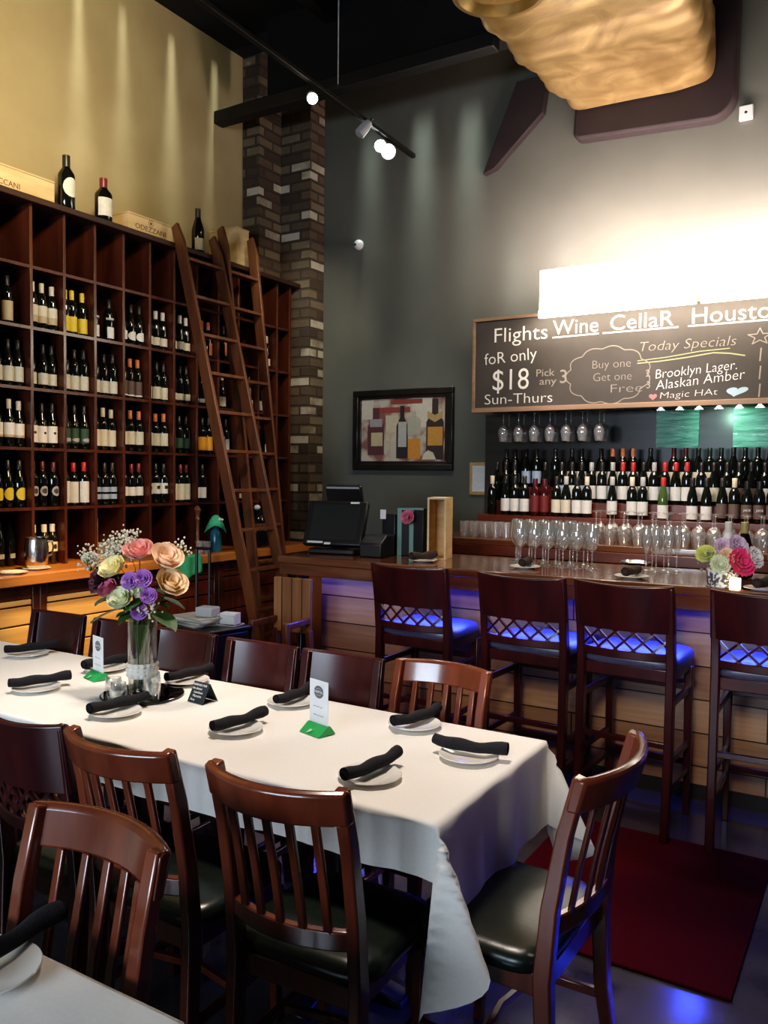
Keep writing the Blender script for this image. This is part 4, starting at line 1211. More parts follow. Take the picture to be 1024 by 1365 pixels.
# bar place settings
for i, (x, y, a, L_, lb) in enumerate(((-2.33, 4.295, 74, .20, 'nearest the cash register'), (-1.71, 4.335, 98, .17, 'in front of the cluster of wine glasses'), (-1.10, 4.245, 82, .17, 'between the glass groups'), (-.475, 4.135, 80, .17, 'at the right frame edge'))):
    tag(inst('plate', plate_mesh(.085), None, (x, y, ZB)), 'white plate on the bar, ' + lb, 'plate', 'side plates along the bar')
    o = inst('napkin_roll', napkin_mesh(M['napkin_brown'], L_, .021, 41 + i), None, (x, y + .0, ZB + .0155), R(a))
    tag(o, 'rolled dark brown napkin on bar plate, ' + lb, 'napkin', 'rolled napkins along the bar')

# glasses
WG = [(1e-4, 0), (.034, 0), (.034, .002), (.012, .006), (.0042, .012), (.0036, .09), (.008, .10), (.026, .115), (.039, .145), (.041, .175), (.036, .215), (.031, .25), (.030, .25), (.035, .215), (.040, .175), (.038, .146), (.024, .117), (1e-4, .104)]
FLU = [(1e-4, 0), (.030, 0), (.030, .002), (.010, .006), (.004, .012), (.0036, .085), (.010, .10), (.022, .13), (.026, .17), (.024, .22), (.020, .25), (.0195, .25), (.0235, .22), (.0255, .17), (.021, .131), (1e-4, .104)]
wg_me = MB().lathe(WG, 20).mesh('wine_glass', M['glass'], True, 60)
fl_me = MB().lathe(FLU, 18).mesh('flute', M['glass'], True, 60)
k = 0
rows_ = [(4.50, -1.80, 6, 'front'), (4.585, -1.85, 6, 'second'), (4.67, -1.90, 6, 'third'), (4.755, -1.93, 5, 'rear')]
for y, x0, n, rn in rows_:
    for i in range(n):
        x = x0 + i * .083 + random.uniform(-.003, .003)
        tag(inst('wine_glass', wg_me, None, (x, y, ZB)), '%s clear wine glass from the left, %s row of the bar cluster' % (ORD[i], rn), 'wine glass', 'wine glasses clustered on the bar')
for i, (x, y) in enumerate(((-1.115, 4.60), (-1.055, 4.57), (-.995, 4.59), (-1.10, 4.67), (-1.035, 4.66), (-.97, 4.67))):
    tag(inst('champagne_flute', fl_me, None, (x, y, ZB)), '%s clear champagne flute from the left, %s row, beside the flower pot' % (ORD[i % 3], 'front' if i < 3 else 'rear'), 'champagne flute', 'champagne flutes on the bar')

# flower pot with small bouquet on the bar
PX, PY = -.655, 4.17
t = empty('flower_pot', (PX, PY, ZB), label='silver filigree flower pot on the bar', cat='flower pot')
MB().lathe([(1e-4, 0), (.068, 0), (.072, .004), (.074, .085), (.070, .085), (.068, .01), (1e-4, .008)], 28).build('filigree_cup', M['filigree'], t, True)
for dx, dz, dy, r, mm, kd, lb in ((.075, .115, -.02, .058, 'r_hot', 'bloom', 'large hot pink bloom in the silver bar pot'), (-.005, .105, -.055, .040, 'r_green', 'bloom', 'pale yellow green bloom at the front of the bar pot'),
                                  (-.075, .145, -.01, .040, 'r_lime', 'bloom', 'lime green bloom at the left of the bar pot'), (.0, .175, .02, .045, 'r_lilac', 'bloom', 'lilac bloom at the top left of the bar pot'),
                                  (.055, .190, .02, .045, 'r_lilac', 'bloom', 'lilac bloom at the top right of the bar pot'), (.125, .14, .02, .045, 'r_white', 'bloom', 'white bloom at the right of the bar pot'), (.02, .145, -.03, .034, 'r_peach', 'bloom', 'small peach bloom in the middle of the bar pot')):
    flower('carnation', M[mm], dx, ZB + dz, dy, r, lb, kd, True, (PX, PY, ZB, .08), 'blooms in the silver bar pot')
mb = MB(); rnd = random.Random(3)
for q in range(40):
    a = rnd.uniform(2.2, 4.3); rr = rnd.uniform(.05, .13)
    mb.ball((rr * math.cos(a), rr * math.sin(a) * .5, .07 + rnd.uniform(0, .09)), .006, 5, 4)
o = mb.build('eryngium_sprig', noise_mat('grey_green_thistle', (.14, .17, .12), (.28, .30, .26), 40, .8), None, True, loc=(PX, PY, ZB)); tag(o, 'grey green thistle sprig at the left of the bar pot', 'flower')
t = empty('votive_candle', (-.585, 4.07, ZB), label='glowing square votive candle beside the silver pot', cat='candle')
MB().box(-.022, .022, -.022, .022, 0, .055).build('candle_glass', M['candle'], t, bevel=.004)
wine_bottle('cham', (-.715, 4.70, ZB), 0, [(WHITE, .05, .12, 150)], WHITE, 'white sparkling wine bottle behind the bar flowers', 'sparkling wine bottles on the bar', Rr=.042, hs=.93, glass=M['white_bottle'])
wine_bottle('cham', (-.622, 4.60, ZB), 0, None, (.45, .36, .14), 'dark sparkling wine bottle with gold foil behind the bar flowers', 'sparkling wine bottles on the bar', Rr=.043, hs=.95)
CN[(.45, .36, .14)] = 'gold'
t = empty('steel_bowl', (-1.29, 5.05, 1.02), label='shallow steel bowl behind the bar', cat='bowl')
MB().lathe([(1e-4, 0), (.04, 0), (.085, .05), (.09, .052), (.085, .056), (.04, .01), (1e-4, .008)], 24).build('bowl_body', M['steel'], t, True)
t = empty('bar_sink', (-1.25, 5.06, 0), label='low steel work station behind the bar', cat='sink')
MB().box(-1.3, 1.6, -.16, .16, 0, 1.0195).build('sink_body', M['steel_dark'], t, bevel=.01)

# ================================================================== BACK BAR
bb = empty('back_counter', (-1.2, 5.85, 0), label='dark wooden back counter under the bottle display', cat='counter')
MB().box(-1.72, 1.9, -.47, .48, 1.09, 1.135).build('counter_top', M['bartop'], bb, bevel=.006)
MB().box(-1.70, 1.88, -.42, .48, 0, 1.09).build('counter_body', M['steel_dark'], bb)
MB().box(-1.72, 1.9, -.475, -.45, 1.02, 1.09).build('counter_edge', M['riser'], bb, bevel=.004)
ZK = 1.1355
t = empty('bottle_cooler', (-2.72, 5.33, 0), label='steel bottle cooler with blue reflections behind the bar left end', cat='cooler')
MB().box(-.10, .30, -.02, .09, 0, 1.01).build('cooler_body', M['steel'], t, bevel=.01)
# stepped display
rs = empty('bottle_riser', (-1.2, 6.03, ZK), label='stepped reddish wooden riser holding the bottle rows', cat='display riser')
MB().box(-1.49, 1.85, -.20, .29, 0, .150).build('step', M['riser'], rs, bevel=.003)
MB().box(-1.46, 1.85, -.065, .29, .151, .255).build('step', M['riser'], rs, bevel=.003)
MB().box(-1.46, 1.85, .055, .29, .256, .360).build('step', M['riser'], rs, bevel=.003)
Z1, Z2, Z3 = ZK + .1505, ZK + .2555, ZK + .3605
def relax(xs, d=.0735):
    xs = sorted(xs)
    for _ in range(60):
        for i in range(len(xs) - 1):
            g = xs[i + 1] - xs[i]
            if g < d:
                m_ = (d - g) / 2 + 1e-4
                xs[i] -= m_; xs[i + 1] += m_
    return xs
W_ = lambda c=WHITE: [(c, .03, .125, 170)]
ROW1 = [(-2.603, None, CRCAP), (-2.485, WHITE, DARK), (-2.424, WHITE, DARK), (-2.34, WHITE, DARK), (-2.251, 'red', REDDARK), (-2.186, 'red', REDDARK),
        (-2.088, CREAM, DARK), (-2.019, CREAM, GRY), (-1.929, WHITE, DARK), (-1.868, WHITE, CRCAP), (-1.678, WHITE, GRY), (-1.535, WHITE, CRCAP), (-1.468, WHITE, GRY),
        (-1.326, 'pink', RED), (-1.133, 'low', DARK), (-1.042, 'low', DARK), (-.943, BROWN, DARK), (-.868, BROWN, CRCAP), (-.790, 'jade', DARK), (-.715, 'jade', DARK), (-.640, 'jade', DARK), (-.53, WHITE, DARK), (-.40, CREAM, RED)]
ROW2 = [(-2.617, None, DARK), (-2.542, None, DARK), (-2.473, None, DARK), (-2.225, REDDARK, DARK), (-2.095, BLUEW, DARK), (-2.008, WHITE, DARK), (-1.946, BLUEW, DARK),
        (-1.872, WHITE, GRY), (-1.79, WHITE, DARK), (-1.71, BLUEW, GRY), (-1.64, WHITE, RED), (-1.565, WHITE, RED), (-1.49, WHITE, DARK), (-1.42, WHITE, GRY),
        (-1.345, BLUEW, RED), (-1.27, WHITE, RED), (-1.195, WHITE, RED), (-1.10, WHITE, DARK), (-1.02, CREAM, DARK), (-.935, WHITE, DARK), (-.858, BROWN, DARK), (-.785, BROWN, DARK), (-.70, WHITE, DARK), (-.60, CREAM, DARK)]
ROW3 = [(-2.599, None, DARK), (-2.529, None, DARK), (-2.435, BLUEW, DARK), (-2.348, BLUEW, DARK), (-2.197, None, DARK), (-2.066, CREAM, DARK), (-1.99, WHITE, DARK), (-1.841, WHITE, DARK),
        (-1.755, WHITE, ORCAP), (-1.68, WHITE, ORCAP), (-1.605, WHITE, ORCAP), (-1.48, WHITE, DARK), (-1.317, CREAM, REDDARK), (-1.235, CREAM, REDDARK), (-1.15, CREAM, DARK), (-1.075, CREAM, DARK), (-1.0, None, DARK),
        (-.92, None, DARK), (-.845, None, DARK), (-.765, None, DARK), (-.69, None, DARK), (-.61, WHITE, DARK)]
for rn, (yy, zz, rowd) in {'front': (5.895, Z1, ROW1), 'middle': (6.018, Z2, ROW2), 'rear': (6.16, Z3, ROW3)}.items():
    xs = relax([d[0] for d in rowd])
    for i, (x, (_, lc, cp)) in enumerate(zip(xs, rowd)):
        glass = None; kind = 'bord' if (i * 7 + len(rn)) % 3 else 'burg'; labs = None; nm = 'unlabelled'
        if lc in ('low', 'pink'):
            labs = [(WHITE, .015, .105, 175)]; kind = 'burg'; nm = 'white labelled'
            if lc == 'pink': glass = M['green_bottle']
        elif lc == 'red':
            labs = [((.16, .02, .02), .03, .15, 160)]; kind = 'slim'; glass = M['amber_bottle']; nm = 'slim red'
        elif lc == 'jade':
            labs = [(BROWN, .03, .12, 170)]; kind = 'slim'; nm = 'brown labelled'
        elif lc is not None:
            labs = W_(lc); nm = CN[lc] + ' labelled'
        lb = '%s %s wine bottle from left in the %s row behind the bar' % (
            ['1st', '2nd', '3rd'][i] if i < 3 else ('%dth' % (i + 1) if i not in (20, 21, 22) else ['21st', '22nd', '23rd'][i - 20]), nm, rn)
        o = wine_bottle(kind, (x, yy, zz), random.uniform(-.1, .1) + (.12 if x > -1.2 else .3), labs, cp, lb, 'wine bottles displayed behind the bar', Rr=.0358,
                        hs=(1.0 if kind != 'slim' else 1.02), glass=glass)
        if lc == 'jade':
            text('label_lettering', 'JADE', .020, M['white_print'], o, (0, -.0375, .080), align='CENTER', ext=.0004)
# stored glasses upside down on the back counter
ugl = MB().lathe([(r, .215 - z * .86) for r, z in WG], 18).mesh('stored_glass', M['glass'], True, 60)
for rn, y, x0, n in (('front', 5.50, -1.67, 12), ('second', 5.60, -1.70, 12), ('rear', 5.70, -1.70, 12)):
    for i in range(n):
        tag(inst('stored_wine_glass', ugl, None, (x0 + i * .094, y, ZK)), '%s upturned wine glass from left, %s row on the back counter' % (ORD[i], rn), 'wine glass', 'upturned glasses on the back counter')
tum = MB().lathe([(1e-4, .001), (.030, .001), (.034, .05), (.036, .11), (.034, .11), (.031, .05), (.027, .008), (1e-4, .007)], 18).mesh('tumbler', M['glass'], True, 60)
for i in range(5):
    for j in range(2):
        tag(inst('tumbler', tum, None, (-2.66 + i * .082, 5.53 + j * .085, ZK)), '%s clear tumbler from left, %s row, back counter left end' % (ORD[i], 'front' if j == 0 else 'rear'), 'tumbler', 'tumblers at the back counter left end')

# backsplash, soffit, chalkboard
structure(MB().box(-2.86, .9, YB - .03, YB - .001, 1.135, 2.08).build('trim_3', M['backsplash']))
for x, w, lb in ((-1.33, .30, 'green mirror reflection as a rippled panel on the back bar wall'), (-.74, .42, 'larger green mirror reflection as a rippled panel at right')):
    tag(MB().box(x - w / 2, x + w / 2, YB - .045, YB - .031, 1.80, 2.075).build('reflection_panel', M['green_reflection']), lb, 'reflection panel', 'green reflections behind the bar')  # green reflection in the dark back wall, put in as tinted panels
structure(MB().box(-2.755, .9, 5.89, YB, 2.09, 2.775).build('trim_4', M['backsplash']))
cb = empty('chalkboard', (-2.77, 5.875, 2.075), label='long chalkboard menu with hand lettering above the bar', cat='chalkboard')
MB().box(.02, 3.65, -.006, .013, .02, .685).build('slate', M['board'], cb)
fr = MB().box(0, 3.67, -.022, .014, -.012, .024).box(0, 3.67, -.022, .014, .68, .705).box(0, .022, -.022, .014, .024, .68)
fr.build('wood_frame', M['boardframe'], cb, bevel=.003)
yc = -.0075
def chalk(s_, size, x, z, m='chalk', sx=1.0, rot=0.0, shear=0.0, bev=.0, fit=None):
    return text('chalk_lettering', s_, size, M[m], cb, (x, yc, z), (PI / 2, -rot, 0), ext=.0005, sx=sx, shear=shear, bev=bev, fit=fit)
chalk('Flights', .155, .163, .515, fit=.42, bev=-.001)
chalk('foR only', .125, .097, .350, bev=-.001, fit=.42, rot=R(3))
chalk('$18', .225, .157, .155, fit=.29, bev=-.001)
chalk('Sun-Thurs', .110, .097, .050, bev=-.0012, fit=.54)
chalk('Pick', .075, .511, .242, 'chalk_dim', fit=.14)
chalk('any', .075, .540, .180, 'chalk_dim', fit=.13)
chalk('3', .14, .69, .185, 'chalk_dim')
chalk('Wine', .150, .638, .537, bev=-.0005, fit=.335)
chalk('CellaR', .150, 1.051, .537, bev=-.0005, fit=.43)
chalk('Houston', .150, 1.597, .537, bev=-.0005, fit=.56)
chalk('Buy one', .085, .93, .275, 'chalk_dim', bev=-.0016, fit=.27)
chalk('Get one', .085, .94, .185, 'chalk_dim', bev=-.0016, fit=.27)
chalk('Free', .085, 1.06, .100, 'chalk_dim', bev=-.0016, fit=.22)
chalk('Today Specials', .095, 1.253, .375, 'chalk_dim', bev=-.0016, fit=.62, shear=.2)
chalk('Brooklyn Lager.', .090, 1.372, .182, 'chalk', bev=-.0012, rot=R(4), shear=.15, fit=.52)
chalk('Alaskan Amber', .095, 1.381, .105, 'chalk', bev=-.0012, rot=R(5), shear=.15, fit=.57)
chalk('Magic HAt', .062, 1.405, .045, 'chalk', bev=-.0012, rot=R(2), shear=.1, fit=.37)
chalk('2', .07, 1.31, .20, 'chalk_dim'); chalk('3', .07, 1.315, .12, 'chalk_dim')
chalk('10', .11, 2.08, .07, 'chalk_dim')
def stroke(name, pts, w, m):
    mb = MB()
    mb.sweep([(x, yc + .0003, z) for x, z in pts], w, .001, side=(0, 1, 0))
    mb2 = MB()
    for (xa, za), (xb, zb) in zip(pts, pts[1:]):
        d = Vector((xb - xa, zb - za)); l = d.length or 1e-6
        n = Vector((-d.y, d.x)) / l * w / 2
        e = d / l * w * .3
        mb2.add([(xa - e.x + n.x, yc, za - e.y + n.y), (xa - e.x - n.x, yc, za - e.y - n.y), (xb + e.x - n.x, yc, zb + e.y - n.y), (xb + e.x + n.x, yc, zb + e.y + n.y)], [(0, 1, 2, 3)])
    return mb2.build(name, M[m], cb)
stroke('underline', [(.638, .518), (.976, .522)], .010, 'chalk')
stroke('underline', [(1.008, .522), (1.519, .523)], .010, 'chalk')
stroke('underline', [(1.587, .523), (2.2, .524)], .010, 'chalk')
cl = []
for i in range(91):
    a = i / 90 * 2 * PI
    r_ = 1 + .11 * abs(math.sin(a * 5.5))
    cl.append((1.045 + .275 * r_ * math.cos(a), .225 + .185 * r_ * math.sin(a)))
stroke('chalk_cloud', cl, .007, 'chalk_dim')
stroke('chalk_arrow', [(1.255, .295), (1.40, .30), (1.58, .315), (1.75, .335), (1.85, .325), (1.943, .305)], .008, 'chalk_green')
stroke('chalk_arrow', [(1.255, .312), (1.45, .325), (1.66, .35), (1.85, .358)], .006, 'chalk_green')
for q in range(3):
    stroke('chalk_dash', [(2.04, .345 - q * .115), (2.035, .265 - q * .115)], .009, 'chalk_dim')
star = [(2.03 + .075 * (1 if i % 2 == 0 else .4) * math.cos(PI / 2 + i * PI / 5),   .42 + .055 * (1 if i % 2 == 0 else .4) * math.sin(PI / 2 + i * PI / 5)) for i in range(11)]
stroke('chalk_star', star, .006, 'chalk_dim')
h = MB()
hp = [(.055 * 16 * math.sin(a) ** 3 / 16, .05 * (13 * math.cos(a) - 5 * math.cos(2 * a) - 2 * math.cos(3 * a) - math.cos(4 * a)) / 16) for a in [2 * PI * i / 28 for i in range(28)]]
h.add([(1.90 + x * 1.2 + z * .35, yc, .075 + z * .7) for x, z in hp], [tuple(range(28))])
h.build('chalk_heart', M['chalk_blue'], cb)
h2 = MB(); h2.add([(1.365 + x * .5, yc, .06 + z * .5) for x, z in hp], [tuple(range(28))]); h2.build('chalk_heart', M['chalk_pink'], cb)

# glass rack under the soffit and hanging glasses
gr = empty('glass_rack', (-1.9, 6.02, 2.06), label='metal stemware rack under the chalkboard soffit', cat='glass rack')
for q in range(12):
    MB().box(-.72 + q * .125 - .003, -.72 + q * .125 + .003, -.10, .22, .0, .012).build('rail', M['steel'], gr)
MB().box(-.76, .72, .05, .065, .012, .029).build('hanger_bar', M['steel'], gr)
hg = MB().lathe([(r, -z * .86) for r, z in WG], 18).mesh('hanging_glass', M['glass'], True, 60)
hx = [-.66, -.535, -.41, -.285, -.16, -.035, .09]
for i, q in enumerate(hx):
    for j in range(2):
        tag(inst('hanging_wine_glass', hg, None, (-1.9 + q, 5.99 + j * .11, 2.0595)), '%s wine glass from left hanging under the chalkboard, %s row' % (ORD[i], 'front' if j == 0 else 'rear'), 'wine glass', 'glasses hanging under the chalkboard')
for i in range(6):
    MB().prism([(.55 + i * .125 - .03, -.022), (.55 + i * .125 + .03, -.022), (.55 + i * .125, .012)], 'y', -.156, -.144).build('rack_clip', M['steel'], gr)
MB().box(-.76, 1.25, -.144, -.135, .005, .028).build('hanger_bar', M['steel'], gr)

# light boxes above the board
for x0, x1, z1, lb in ((-2.235, -1.135, 3.085, 'glaring white light box above the chalkboard, left one'), (-1.105, .30, 3.075, 'glaring white light box above the chalkboard, right one')):
    t = empty('light_box', ((x0 + x1) / 2, 5.93, 2.7805), label=lb, cat='light', group='light boxes above the chalkboard')
    w = (x1 - x0) / 2; hh = z1 - 2.7805
    MB().box(-w, w, -.06, .12, 0, .012).build('housing', M['white_plastic'], t, bevel=.003)
    MB().box(-w + .002, w - .002, -.085, .11, -.035 if False else .013, hh).build('diffuser', M['lightbox'], t, bevel=.006)
    MB().box(-w, w, -.090, -.0605, -.040, .012).build('glare_strip', M['lightbox'], t)  # glowing strip added for the glare spilling over the board top

# ================================================================== WALL THINGS
t = empty('framed_picture', (-3.665, YB - .0005, 1.975), label='black framed painting of liquor bottles on the grey wall', cat='picture')
w, hh = .505, .355
f = MB()
for x0, x1, z0, z1 in ((-w, w, hh - .055, hh), (-w, w, -hh, -hh + .055), (-w, -w + .055, -hh + .055, hh - .055), (w - .055, w, -hh + .055, hh - .055)):
    f.box(x0, x1, -.04, 0, z0, z1)
f.build('outer_frame', M['frame_black'], t, bevel=.006)
f = MB()
for x0, x1, z0, z1 in ((-w + .05, w - .05, hh - .08, hh - .05), (-w + .05, w - .05, -hh + .05, -hh + .08), (-w + .05, -w + .08, -hh + .08, hh - .08), (w - .08, w - .05, -hh + .08, hh - .08)):
    f.box(x0, x1, -.028, -.004, z0, z1)
f.build('inner_frame', M['frame_black'], t, bevel=.004)
cv = MB().box(-w + .08, w - .08, -.012, -.004, -hh + .08, hh - .08).build('canvas', noise_mat('painted_canvas', (.24, .10, .085), (.52, .46, .36), 5, .7, lo=.42, hi=.56, detail=3), t)
def paint(name, pts, c, y=-.0135):
    MB().add([(x, y, z) for x, z in pts], [tuple(range(len(pts)))]).build(name, colmat(c, 'paint'), cv)
def rect(x0, x1, z0, z1): return [(x0, z0), (x1, z0), (x1, z1), (x0, z1)]
def bott(x, z0, r, h_, n): return [(x - r, z0), (x + r, z0), (x + r, z0 + h_ * .62), (x + n, z0 + h_ * .78), (x + n, z0 + h_), (x - n, z0 + h_), (x - n, z0 + h_ * .78), (x - r, z0 + h_ * .62)]
PA = [('painted_wall', rect(-.42, -.30, .10, .27), (.62, .56, .44), -.0130), ('painted_wall', rect(.10, .30, .02, .27), (.66, .60, .47), -.0130), ('painted_wall', rect(-.17, -.04, -.10, .13), (.60, .52, .36), -.0130),
      ('painted_brick', rect(-.28, .08, .15, .20), (.30, .07, .06), -.0132), ('painted_brick', rect(-.12, .20, .225, .265), (.28, .06, .05), -.0132),
      ('painted_bottle', bott(-.27, -.22, .085, .42, .035), (.12, .045, .05), -.0136), ('painted_bottle', bott(.0, -.25, .058, .46, .022), (.035, .03, .03), -.0136),
      ('painted_bottle', bott(.12, -.04, .065, .20, .022), (.46, .44, .34), -.0138), ('painted_bottle', bott(.325, -.26, .085, .52, .03), (.05, .035, .03), -.0136),
      ('painted_label', rect(-.32, -.20, -.14, -.02), (.55, .46, .26), -.0141), ('painted_label', rect(-.04, .045, -.15, .07), (.48, .46, .42), -.0141), ('painted_label', rect(.255, .40, -.14, .02), (.62, .30, .06), -.0141),
      ('painted_label', [(.25, .10), (.325, .06), (.40, .10), (.40, .16), (.325, .12), (.25, .16)], (.50, .34, .14), -.0141), ('painted_block', rect(.06, .185, -.255, -.08), (.66, .28, .05), -.0141),
      ('painted_shoulder', rect(-.335, -.205, .03, .10), (.36, .33, .34), -.0141), ('painted_lemon', [(.20, -.26), (.34, -.26), (.31, -.20), (.26, -.18), (.22, -.21)], (.68, .62, .46), -.0146),
      ('painted_glass', [(-.17, -.02), (-.07, -.02), (-.112, -.08), (-.112, -.26), (-.128, -.26), (-.128, -.08)], (.52, .44, .32), -.0143)]
for nme, p_, c_, y_ in PA: paint(nme, p_, c_, y_)
t = empty('framed_certificate', (-2.885, YB - .0005, 1.555), label='small gold framed certificate at the end of the bottles', cat='certificate')
MB().box(-.12, .12, -.02, 0, -.135, .135).build('gold_frame', M['gold_frame'], t, bevel=.004)
MB().box(-.092, .092, -.0225, -.0205, -.107, .107).build('certificate_sheet', M['certificate'], t)
t = empty('security_camera', (-4.14, YB - .0005, 3.64), label='small white dome security camera on the grey wall', cat='camera')
mb = MB().lathe([(.045, 0), (.045, .012), (.040, .03), (.025, .044), (1e-4, .05)], 20)
o = mb.build('dome', M['white_plastic'], t, True); o.rotation_euler = (PI / 2, 0, 0)
MB().ball((-.014, -.044, -.004), .013, 10, 8).build('lens', M['black_gloss'], t, True)
t = empty('wall_sensor', (-.93, YB - .0005, 4.12), label='small white square sensor on the upper wall', cat='sensor')
MB().box(-.045, .045, -.03, 0, -.05, .05).build('sensor_case', M['white_plastic'], t, bevel=.006)
o = MB().lathe([(.010, 0), (1e-4, .003)], 12).build('sensor_eye', M['black'], t); o.rotation_euler = (PI / 2, 0, 0); o.location = (0, -.0302, 0)

# ================================================================== CEILING THINGS
# wrapped duct
dt = empty('air_duct', (-1.65, 5.2, 4.62), label='big gold wrapped air duct running from the wall overhead', cat='air duct')
def rnd_noise(x, y, z):
    from mathutils import noise as nz
    return nz.noise(Vector((x, y, z)))
def ductfn(u, v):
    y = -2.6 + v * 3.60
    a = u * 2 * PI
    # rounded rectangle section
    c, s = math.cos(a), math.sin(a)
    wx = .585 if y < .35 else .585 - .055 * min(1, (y - .35) / .5)
    x = math.copysign(abs(c) ** .32, c) * wx
    z = math.copysign(abs(s) ** .32, s) * .30
    nn = .035 * rnd_noise(x * 2.2, y * 2.0, z * 2.2 + 3) + .018 * rnd_noise(x * 6, y * 5 + 9, z * 6)
    fold = .034 * math.sin(y * 13 + 1.2 * rnd_noise(x * 2, y, 5)) ** 3
    k = 1 + nn * 1.6 + fold
    return (x * k, y, z * k)
MB().grid(ductfn, 72, 110).build('insulation_wrap', M['gold_wrap'], dt, True, angle=180)
mb = MB().lathe([(.24, 0), (.27, .0), (.27, -.03), (.24, -.035), (.22, -.01), (.20, .02), (1e-4, .03)], 40, (-.30, -.80, -.31))
mb.build('round_outlet', noise_mat('bronze_ring', (.25, .15, .05), (.36, .23, .09), 12, .35, metal=.6), dt, True)
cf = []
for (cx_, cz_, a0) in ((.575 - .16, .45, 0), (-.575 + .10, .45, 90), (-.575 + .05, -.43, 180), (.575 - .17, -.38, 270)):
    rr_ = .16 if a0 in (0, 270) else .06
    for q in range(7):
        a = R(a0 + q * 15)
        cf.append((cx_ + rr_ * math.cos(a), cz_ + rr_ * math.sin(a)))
MB().prism([(x + .1, z) for x, z in cf], 'y', 1.02, 1.149).build('duct_shadow', M['maroon'], dt, bevel=.02)  # shadow around the duct end, built as a dark plate on the wall
tag(MB().prism([(-2.62, 4.70), (-2.905, 4.03), (-2.80, 4.06), (-2.40, 4.42), (-2.36, 4.70)], 'y', 6.28, 6.3495).build('wedge_shadow', M['maroon'], bevel=.005), 'dark triangular shadow plate on the wall left of the duct', 'shadow plate')  # wedge of shadow on the wall, built as a dark solid

# track light
tk = empty('track_light', (-3.28, 4.6, 4.1), R(1.7), 'black ceiling track light with four small spot heads', 'track light')
MB().box(-.018, .018, -2.6, 1.27, 0, .03).build('track', M['steel_dark'], tk, bevel=.003)
MB().tube([(.10, 0, .03), (.10, 0, 1.26)], .004, 6).build('hanging_rod', M['lightgrey_print'], tk, True)
MB().box(-.018, .11, -.012, .012, .026, .036).build('rod_arm', M['steel_dark'], tk)
MB().tube([(0, -2.2, .03), (0, -2.2, 1.26)], .004, 6).build('hanging_rod', M['lightgrey_print'], tk, True)
def head(y, lit, bulb, sz=.042, aim=(.35, -1, -.55)):
    hd = MB().lathe([(1e-4, .10), (sz * .7, .095), (sz, .05), (sz * 1.05, -.02), (sz * .95, -.022), (sz * .9, 0), (1e-4, .01)], 18).build('spot_head', M['lightgrey_print'] if not lit else M['white_plastic'], tk, True)
    hd.location = (.0, y, -.085)
    point_to(hd, -Vector(aim))
    MB().tube([(0, 0, .06), (0, 0, .13)], .008, 6).build('stem', M['steel_dark'], hd, True)
    MB().lathe([(sz * .88, -.023), (sz * .5, -.036), (1e-4, -.042)], 16).build('bulb', bulb if lit else M['glass'], hd, True)
    return hd
head(-.15, True, M['bulb_warm'], .036, (.75, -1, -.8))
head(.46, False, None, .036, (-.5, -.4, -.8))
head(.74, True, M['bulb'], .045, (.55, -1, -.5))
head(.86, True, M['bulb'], .055, (.52, -1, -.52))

# rug
tag(MB().box(-1.22, -.355, 2.635, 3.70, 0.0005, .012).build('rug', M['rug'], bevel=.004), 'rectangular red rug on the dark floor before the bar', 'rug')

# ================================================================== LIGHTS
def light(kind, name, loc, energy, color, **kw):
    d = bpy.data.lights.new(name, kind)
    d.energy = energy; d.color = color
    tgt = kw.pop('target', None)
    for k_, v_ in kw.items(): setattr(d, k_, v_)
    o = bpy.data.objects.new(name, d); o.location = loc
    if tgt is not None:
        o.rotation_euler = (Vector(tgt) - Vector(loc)).to_track_quat('-Z', 'Y').to_euler()
    COL.objects.link(o)
    return o
light('AREA', 'window_daylight', (-1.7, -3.4, 1.95), 220, (.70, .84, 1.0), shape='RECTANGLE', size=3.0, size_y=.9, target=(-1.7, 2.0, 1.1))
light('SPOT', 'table_spot', (-1.6, 2.3, 4.7), 520, (1.0, .85, .73), spot_size=R(44), spot_blend=.7, shadow_soft_size=.22, target=(-1.75, 2.15, .75))
light('SPOT', 'table_spot', (-3.0, 2.7, 4.7), 260, (1.0, .84, .69), spot_size=R(40), spot_blend=.8, shadow_soft_size=.22, target=(-3.0, 2.25, .75))
light('SPOT', 'wall_wash', (-2.6, 2.4, 4.0), 420, (1.0, .80, .46), spot_size=R(80), spot_blend=1.0, shadow_soft_size=.2, target=(-5.05, 3.2, 4.2))
light('SPOT', 'drawer_spot', (-3.3, 3.1, 3.2), 460, (1.0, .66, .22), spot_size=R(26), spot_blend=.6, shadow_soft_size=.1, target=(-4.45, 3.55, .72))
light('SPOT', 'rack_spot', (-2.2, 3.6, 3.4), 150, (1.0, .84, .64), spot_size=R(70), spot_blend=.9, shadow_soft_size=.15, target=(-4.7, 3.9, 1.8))
light('SPOT', 'rack_spot', (-2.4, 5.1, 3.2), 50, (1.0, .84, .64), spot_size=R(60), spot_blend=.9, shadow_soft_size=.15, target=(-4.7, 5.3, 1.8))
light('SPOT', 'track_spot', (-3.25, 5.2, 3.95), 45, (.93, .97, 1.0), spot_size=R(80), spot_blend=.8, shadow_soft_size=.05, target=(-1.8, 2.6, .8))
light('SPOT', 'brick_spot', (-3.3, 4.45, 3.9), 110, (1.0, .90, .68), spot_size=R(45), spot_blend=.9, shadow_soft_size=.05, target=(-4.7, 6.1, 2.8))
light('SPOT', 'bar_front_fill', (-.2, -.3, 2.5), 330, (1.0, .80, .56), spot_size=R(27), spot_blend=.7, shadow_soft_size=.3, target=(-1.1, 4.25, .62))  # both bar front lamps are unseen, added to brighten the planks
light('SPOT', 'bar_front_fill', (-1.3, -.3, 2.7), 260, (1.0, .70, .50), spot_size=R(22), spot_blend=.8, shadow_soft_size=.3, target=(-2.5, 4.25, .60))
